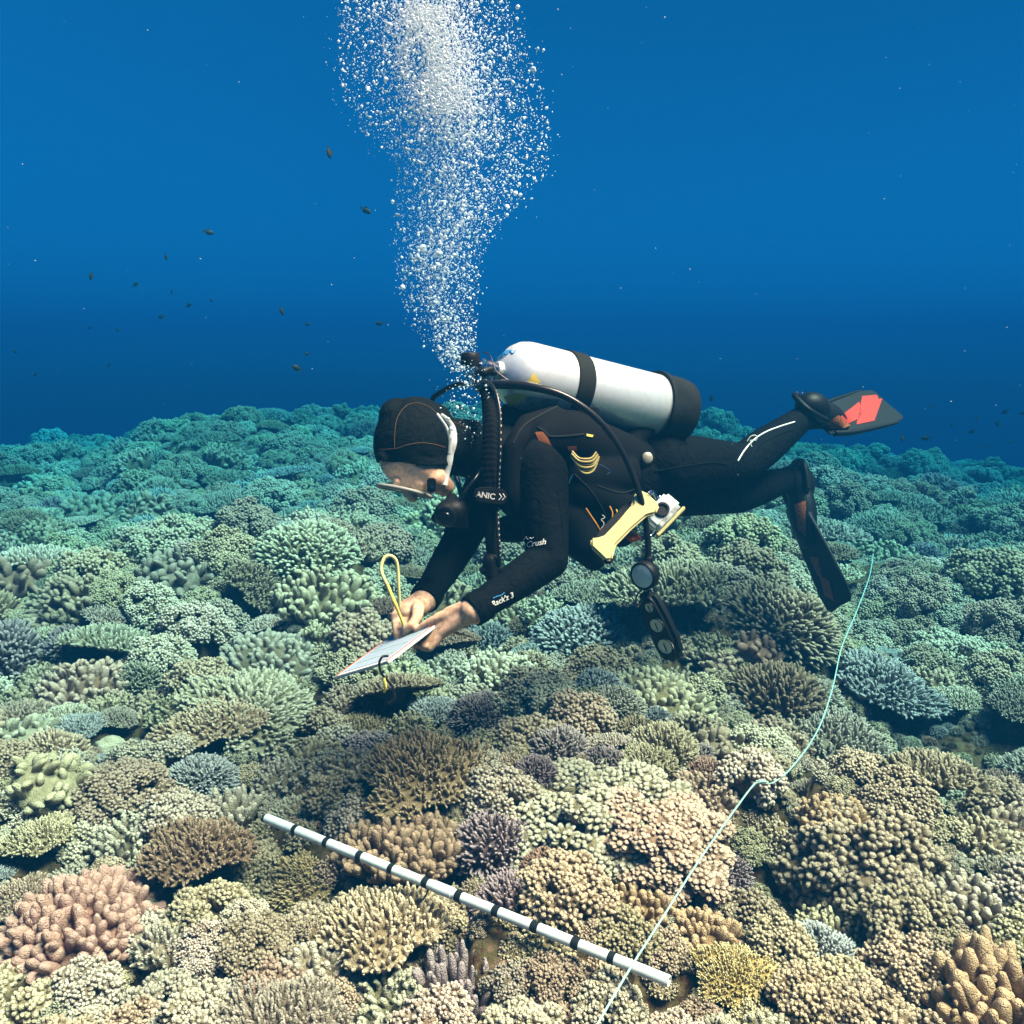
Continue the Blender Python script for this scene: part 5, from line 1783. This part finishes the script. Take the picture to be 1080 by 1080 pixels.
M_BUB = bubble_mat()
M_SPECK = plain('drifting_speck', (0.8, 0.8, 0.75), 0.6)


def ico(sub):
    bm = bmesh.new(); bmesh.ops.create_icosphere(bm, subdivisions=sub, radius=1.0)
    V = np.array([v.co[:] for v in bm.verts]); F = np.array([[v.index for v in f.verts] for f in bm.faces])
    bm.free()
    return V, F


def blob_mesh(name, centres, radii, sub, mat, stretch=(0.75, 1.35), rough=0.0, R=None):
    V0, F0 = ico(sub)
    n = len(centres)
    sc_ = R.uniform(stretch[0], stretch[1], (n, 3))
    Q = R.normal(0, 1, (n, 3, 3))
    Q = np.linalg.qr(Q)[0]
    loc = V0[None] * sc_[:, None, :] * radii[:, None, None]
    if rough:
        loc = loc * (1 + rough * np.sin(V0[None, :, :1] * R.uniform(2, 5, (n, 1, 1)) + R.uniform(0, 6, (n, 1, 1))))
    W = np.einsum('nij,nvj->nvi', Q, loc) + centres[:, None, :]
    F = (F0[None] + (np.arange(n) * len(V0))[:, None, None]).reshape(-1, 3)
    me = bpy.data.meshes.new(name)
    V = W.reshape(-1, 3)
    me.vertices.add(len(V)); me.vertices.foreach_set('co', V.ravel())
    me.loops.add(F.size); me.loops.foreach_set('vertex_index', F.ravel())
    me.polygons.add(len(F)); me.polygons.foreach_set('loop_start', np.arange(len(F)) * 3); me.polygons.foreach_set('loop_total', np.full(len(F), 3))
    me.polygons.foreach_set('use_smooth', [True] * len(F))
    me.update(calc_edges=True)
    me.materials.append(mat)
    return me


def build_bubbles():
    R = np.random.default_rng(12)
    yy = [-70, 0, 40, 90, 140, 180, 220, 270, 320, 360, 392]
    cx = [440, 448, 455, 466, 478, 486, 478, 464, 464, 474, 490]
    wl = [95, 92, 98, 108, 96, 70, 60, 48, 40, 34, 12]
    wr = [92, 90, 98, 106, 104, 92, 66, 44, 40, 30, 12]

    def sample(n, tight=1.0, ymin=-70, ymax=392):
        out = []
        while len(out) < n:
            y = R.uniform(ymin, ymax)
            if R.random() > np.interp(y, [-70, 80, 180, 260, 330, 392], [1, 1, 0.75, 0.6, 0.42, 0.25]):
                continue
            c = np.interp(y, yy, cx)
            g = R.normal(0, 0.44) * tight
            if R.random() < 0.25:
                g = R.uniform(-1, 1) * tight
            if abs(g) > 1.0 + 0.25 * R.random():
                continue
            x = c + g * (np.interp(y, yy, wl) if g < 0 else np.interp(y, yy, wr))
            # the cloud breaks up into plumes
            v = float(vnoise(x / 34.0, y / 60.0, 91)) + 0.5
            if v < 0.14 + 0.22 * abs(g) and R.random() < 0.6:
                continue
            w = max(np.interp(y, yy, wl), 10) / F_PX * 2.3
            out.append((x, y, 2.33 + R.normal(0, 0.35) * w))
        return np.array([tuple(P(*q)) for q in out])
    c1 = sample(18500)
    q = np.array([tuple(P(R.normal(494, 15), R.uniform(380, 470), R.uniform(2.13, 2.24))) for _ in range(260)])
    c1 = np.concatenate([c1, q])
    r1 = np.exp(R.normal(math.log(0.00112), 0.5, len(c1))).clip(0.0005, 0.0040)
    k = R.random(len(r1)) < 0.03
    r1[k] = R.uniform(0.0028, 0.0052, k.sum())
    o = put('bubble_cloud', blob_mesh('bubble_cloud', c1, r1, 1, M_BUB, (0.7, 1.5), 0.0, R))
    tag(o, 'rising white cloud of countless tiny exhaled air bubbles', 'bubbles', kind='stuff')
    # bright cores of fine froth
    c2 = sample(4200, 0.5, -70, 150)
    r2 = np.exp(R.normal(math.log(0.0015), 0.4, len(c2))).clip(0.0007, 0.004)
    c5 = sample(3600, 0.38, 5, 120)
    c2, r2 = np.concatenate([c2, c5]), np.concatenate([r2, R.uniform(0.0012, 0.0026, len(c5))])
    f = part('froth', blob_mesh('froth', c2, r2, 1, M_BUB, (0.7, 1.5), 0.0, R), o)
    f.location = (0, 0, 0)
    f['kind'] = 'stuff'
    c3 = np.concatenate([sample(62, 0.8), np.array([tuple(P(*q)) for q in ((446, 262, 2.33), (462, 268, 2.30), (440, 271, 2.36), (432, 168, 2.3), (515, 40, 2.35), (490, 55, 2.35), (480, 48, 2.3), (567, 52, 2.4), (530, 145, 2.3))])])
    base = [blob_mesh('air_bubble', np.zeros((1, 3)), np.ones(1), 3, M_BUB, (0.6, 1.3), 0.14, R) for _ in range(5)]
    for i, c in enumerate(c3):
        b = bpy.data.objects.new('air_bubble', base[i % 5])
        C.objects.link(b)
        b.location = c
        b.rotation_euler = tuple(R.uniform(0, 6.28, 3))
        r = R.uniform(0.0035, 0.0066)
        lab = 'larger wobbling silver bubble within the rising bubble cloud'
        if i == 69:
            lab, r = 'lone bubble drifting right of the bubble cloud', 0.0085
        if 62 <= i < 65:
            lab, r = 'fat white bubble in the clump low in the bubble cloud', 0.0135
        b.scale = (r, r * 0.9, r * (0.75 if i != 69 else 0.5))
        tag(b, lab, 'bubble', 'larger bubbles in the cloud')
    # specks hanging in the water
    n = 260
    px, py, d = R.uniform(-100, 1180, n), R.uniform(-80, 640, n), R.uniform(1.9, 5.0, n)
    c4 = np.array([tuple(P(a, b_, c_)) for a, b_, c_ in zip(px, py, d)])
    r4 = np.exp(R.normal(math.log(0.0009), 0.35, n)).clip(0.0005, 0.0019)
    o = put('drifting_specks', blob_mesh('drifting_specks', c4, r4, 1, M_SPECK, (0.6, 1.4), 0.0, R))
    tag(o, 'tiny pale specks drifting in the water', 'specks', kind='stuff')


def fish_mesh():
    s = Shape()
    # body: deep oval, head towards +X
    st = [(-0.36, 0.035, 0.012), (-0.28, 0.07, 0.025), (-0.12, 0.17, 0.05), (0.05, 0.22, 0.07), (0.22, 0.20, 0.07), (0.36, 0.13, 0.055), (0.46, 0.06, 0.03), (0.50, 0.015, 0.01)]
    V, F, m = [], [], 12
    for (x, h, w) in st:
        for j in range(m):
            th = 2 * math.pi * j / m
            V.append((x, w * math.cos(th), h * math.sin(th)))
    for i in range(len(st) - 1):
        for j in range(m):
            F.append((i * m + j, i * m + (j + 1) % m, (i + 1) * m + (j + 1) % m, (i + 1) * m + j))
    F += [tuple(range(m))[::-1], tuple((len(st) - 1) * m + j for j in range(m))]
    s.add(V, F)
    X, Z, Y = Vector((1, 0, 0)), Vector((0, 0, 1)), Vector((0, 1, 0))
    s.slab([(-0.34, 0.03), (-0.58, 0.17), (-0.50, 0.02), (-0.60, -0.15), (-0.34, -0.03)], X, Z, (0, 0, 0), Y, 0.012)
    s.slab([(0.22, 0.17), (0.05, 0.30), (-0.15, 0.29), (-0.26, 0.21), (-0.22, 0.07), (0.1, 0.15)], X, Z, (0, 0, 0), Y, 0.012)
    s.slab([(0.0, -0.17), (-0.10, -0.29), (-0.22, -0.24), (-0.24, -0.07)], X, Z, (0, 0, 0), Y, 0.012)
    return s.mesh('damselfish')


def build_fish():
    R = np.random.default_rng(3)
    me = fish_mesh()
    me.materials.append(plain('dark_fish_skin', (0.03, 0.035, 0.03), 0.5))
    left = [(347, 161, 13, 80), (386, 222, 13, 30), (220, 245, 12, 10), (175, 271, 7, 80), (96, 291, 9, 80), (143, 300, 8, -40), (181, 308, 6, 60), (199, 322, 8, -20), (170, 334, 8, 10),
            (223, 317, 5, 20), (297, 328, 10, 70), (324, 342, 7, 0), (324, 373, 7, 0), (313, 388, 12, -25), (400, 341, 9, 5), (37, 395, 8, 10), (16, 371, 6, 20), (115, 385, 5, 60), (124, 348, 5, 30), (95, 346, 5, 20)]
    right = [(952, 462, 9, 80), (976, 462, 10, 5), (891, 475, 7, 20), (892, 467, 6, 80), (1025, 455, 8, 30), (1052, 447, 7, 60), (1060, 434, 8, 40), (983, 428, 6, 60), (750, 420, 8, 85), (1078, 436, 6, 10), (1040, 470, 6, 20), (1066, 466, 5, 0), (1004, 448, 5, 45), (1030, 441, 5, 70)]
    for k, (px, py, w, roll) in enumerate(left + right):
        d = R.uniform(3.6, 6.0) if w > 8 else R.uniform(5.0, 7.5)
        if k == 28:
            d = 5.0
        o = bpy.data.objects.new('damselfish', me)
        C.objects.link(o)
        o.location = P(px, py, d)
        s = w * d / F_PX / 1.05
        o.scale = (s, s, s)
        o.rotation_euler = (0, RAD(roll if R.random() < 0.5 else 180 - roll), RAD(R.uniform(-40, 40)))
        big = 'larger' if w >= 10 else ('small' if w >= 7 else 'tiny')
        where = 'in open water left of the bubble column' if k < len(left) else 'above the reef beyond the fins'
        if k == 0:
            lab = 'dark fish nearest the left edge of the bubble cloud, diving'
        elif k == 1:
            lab = 'dark oval fish left of the narrow waist of the bubble cloud'
        elif k == 2:
            lab = 'dark oval fish alone in open water beside a white speck'
        elif k == 13:
            lab = 'dark fish just above the reef left of the diver'
        elif k == 28:
            lab = 'dark slim fish hanging between tank and fins'
        else:
            lab = f'{big} dark fish {where}'
        tag(o, lab, 'fish', f'{big} dark fish {where}')


build_bubbles()
build_fish()

# ------------------------------------------------------------------ survey rod and line
M_PVC = plain('white_plastic', (0.80, 0.78, 0.72), 0.45, bump=0.15, bscale=140, var=0.16)
M_TAPE = plain('black_tape', (0.015, 0.016, 0.017), 0.5)
M_LINE = plain('pale_line', (0.36, 0.52, 0.45), 0.6, bump=0.3, bscale=300, var=0.1)


ROD_D = (2.18, 1.66)



def build_rod():
    a, b = P(281, 863, ROD_D[0]), P(706, 1035, ROD_D[1])
    ax = (b - a)
    L = ax.length
    t = empty('survey_rod', b)
    n = ax.normalized()
    r = 0.0110
    s = Shape().lathe(a, ax, [(0, 0.008), (0, r), (0.003, r + 0.0006), (L * 0.485, r), (L * 0.486, r * 1.12), (L * 0.53, r * 1.12), (L * 0.531, r), (L - 0.003, r), (L, r * 0.97), (L, 0.008), (L - 0.02, 0.008)], 20)
    part('tube', s.mesh('tube', M_PVC), t)
    for (px, py) in ((312, 874), (345, 888), (380, 903), (413, 917), (449, 933), (484, 948), (523, 964), (564, 980), (607, 997), (645, 1012)):
        u = Vector((px - 281, py - 863)).dot(Vector((706 - 281, 1035 - 863)).normalized()) / math.hypot(706 - 281, 1035 - 863)
        d = 1 / ((1 - u) / ROD_D[0] + u / ROD_D[1])
        c = n * (P(px, py, d) - a).dot(n)
        w = 0.0075 * rng.uniform(0.85, 1.15)
        rr = r * (1.2 if 470 < px < 500 else 1.05)
        part('band', Shape().lathe(a + c - n * w, ax, [(0, r * 0.9), (0, rr), (2 * w, rr), (2 * w, r * 0.9)], 20).mesh('band', M_TAPE, bevel=0.0004), t)
    q = a + n * (L * 0.47) + Vector((0, -0.006, -0.008))
    part('tie', Shape().tube([q + Vector((0.004, 0, 0.012)), q, q + Vector((-0.012, -0.004, -0.022)), q + Vector((-0.03, 0.01, -0.035))], 0.004, 6, flat=0.5).mesh('tie', M_TAPE), t)
    KEEP_CLEAR.extend([tuple(a + ax * k / 30) for k in range(31)])
    tag(t, 'white plastic survey rod with black bands lying on the coral', 'rod')



def build_line():
    pix = [(628, 1084, 0.90), (650, 1046, 0.90), (668, 1016, 0.90), (700, 966, 0.89), (735, 911, 0.89), (770, 861, 0.92), (793, 830, 0.92), (801, 825, 0.89), (816, 825, 0.89), (838, 806, 0.89), (863, 769, 0.89), (878, 726, 0.89),
           (888, 682, 0.87), (903, 646, 0.86), (917, 608, 0.86), (921, 584, 0.88)]
    pts = []
    for (px, py, k) in pix:
        g = ground_at(px, py)
        pts.append(P(px, py, g.dot(_fw) * k))
    # keep the depths smooth: a taut line does not follow every hollow
    d = np.array([p.dot(_fw) for p in pts])
    for _ in range(3):
        d[1:-1] = 0.25 * d[:-2] + 0.5 * d[1:-1] + 0.25 * d[2:]
    pts = [P(px, py, dd) for (px, py, _), dd in zip(pix, d)]
    KEEP_CLEAR.extend([tuple(p) for p in catmull(pts, 4)])
    o = put('survey_line', Shape().tube(pts, 0.0023, 6, 8, flat=0.55).mesh('survey_line', M_LINE))
    tag(o, 'thin pale survey line running over the reef past the rod', 'line')
    t = Shape()
    k = P(800, 825, d[7] - 0.003)
    t.tube([k + Vector((-0.012, 0, -0.012)), k + Vector((0.0, -0.006, 0.004)), k + Vector((0.016, 0, 0.002))], 0.0042, 6)
    c = part('knot', t.mesh('knot', M_LINE), o)
    c.location = (0, 0, 0)


build_rod()
build_line()

build_scatter()

# ------------------------------------------------------------------ the water
def build_haze():
    x, y0, y1, z0, z1 = 17.0, -4.0, 18.0, -4.5, 1.25
    V = [(sx * x, y, z) for z in (z0, z1) for y in (y0, y1) for sx in (-1, 1)]
    F = [(0, 2, 3, 1), (4, 5, 7, 6), (0, 1, 5, 4), (2, 6, 7, 3), (0, 4, 6, 2), (1, 3, 7, 5)]
    m = bpy.data.materials.new('sea_water')
    m.use_nodes = True
    nt = m.node_tree
    nt.nodes.remove(nt.nodes['Principled BSDF'])
    pv = nt.nodes.new('ShaderNodeVolumePrincipled')
    D = 0.5
    SS = (0.0002, 0.0048, 0.0120)      # scattered per metre
    SA = (0.48, 0.130, 0.068)       # absorbed per metre
    col = [s / D for s in SS]
    pv.inputs['Density'].default_value = D
    pv.inputs['Color'].default_value = (*col, 1)
    pv.inputs['Absorption Color'].default_value = (*[max(0.0, 1 - a / (D * (1 - c))) ** 2 for a, c in zip(SA, col)], 1)
    pv.inputs['Anisotropy'].default_value = 0.0
    nt.links.new(pv.outputs[0], nt.nodes['Material Output'].inputs['Volume'])
    o = put('haze', make_mesh('haze', V, F, smooth=False, mat=m))
    tag(o, 'clear blue sea water filling the whole scene', 'water', kind='stuff')


build_haze()
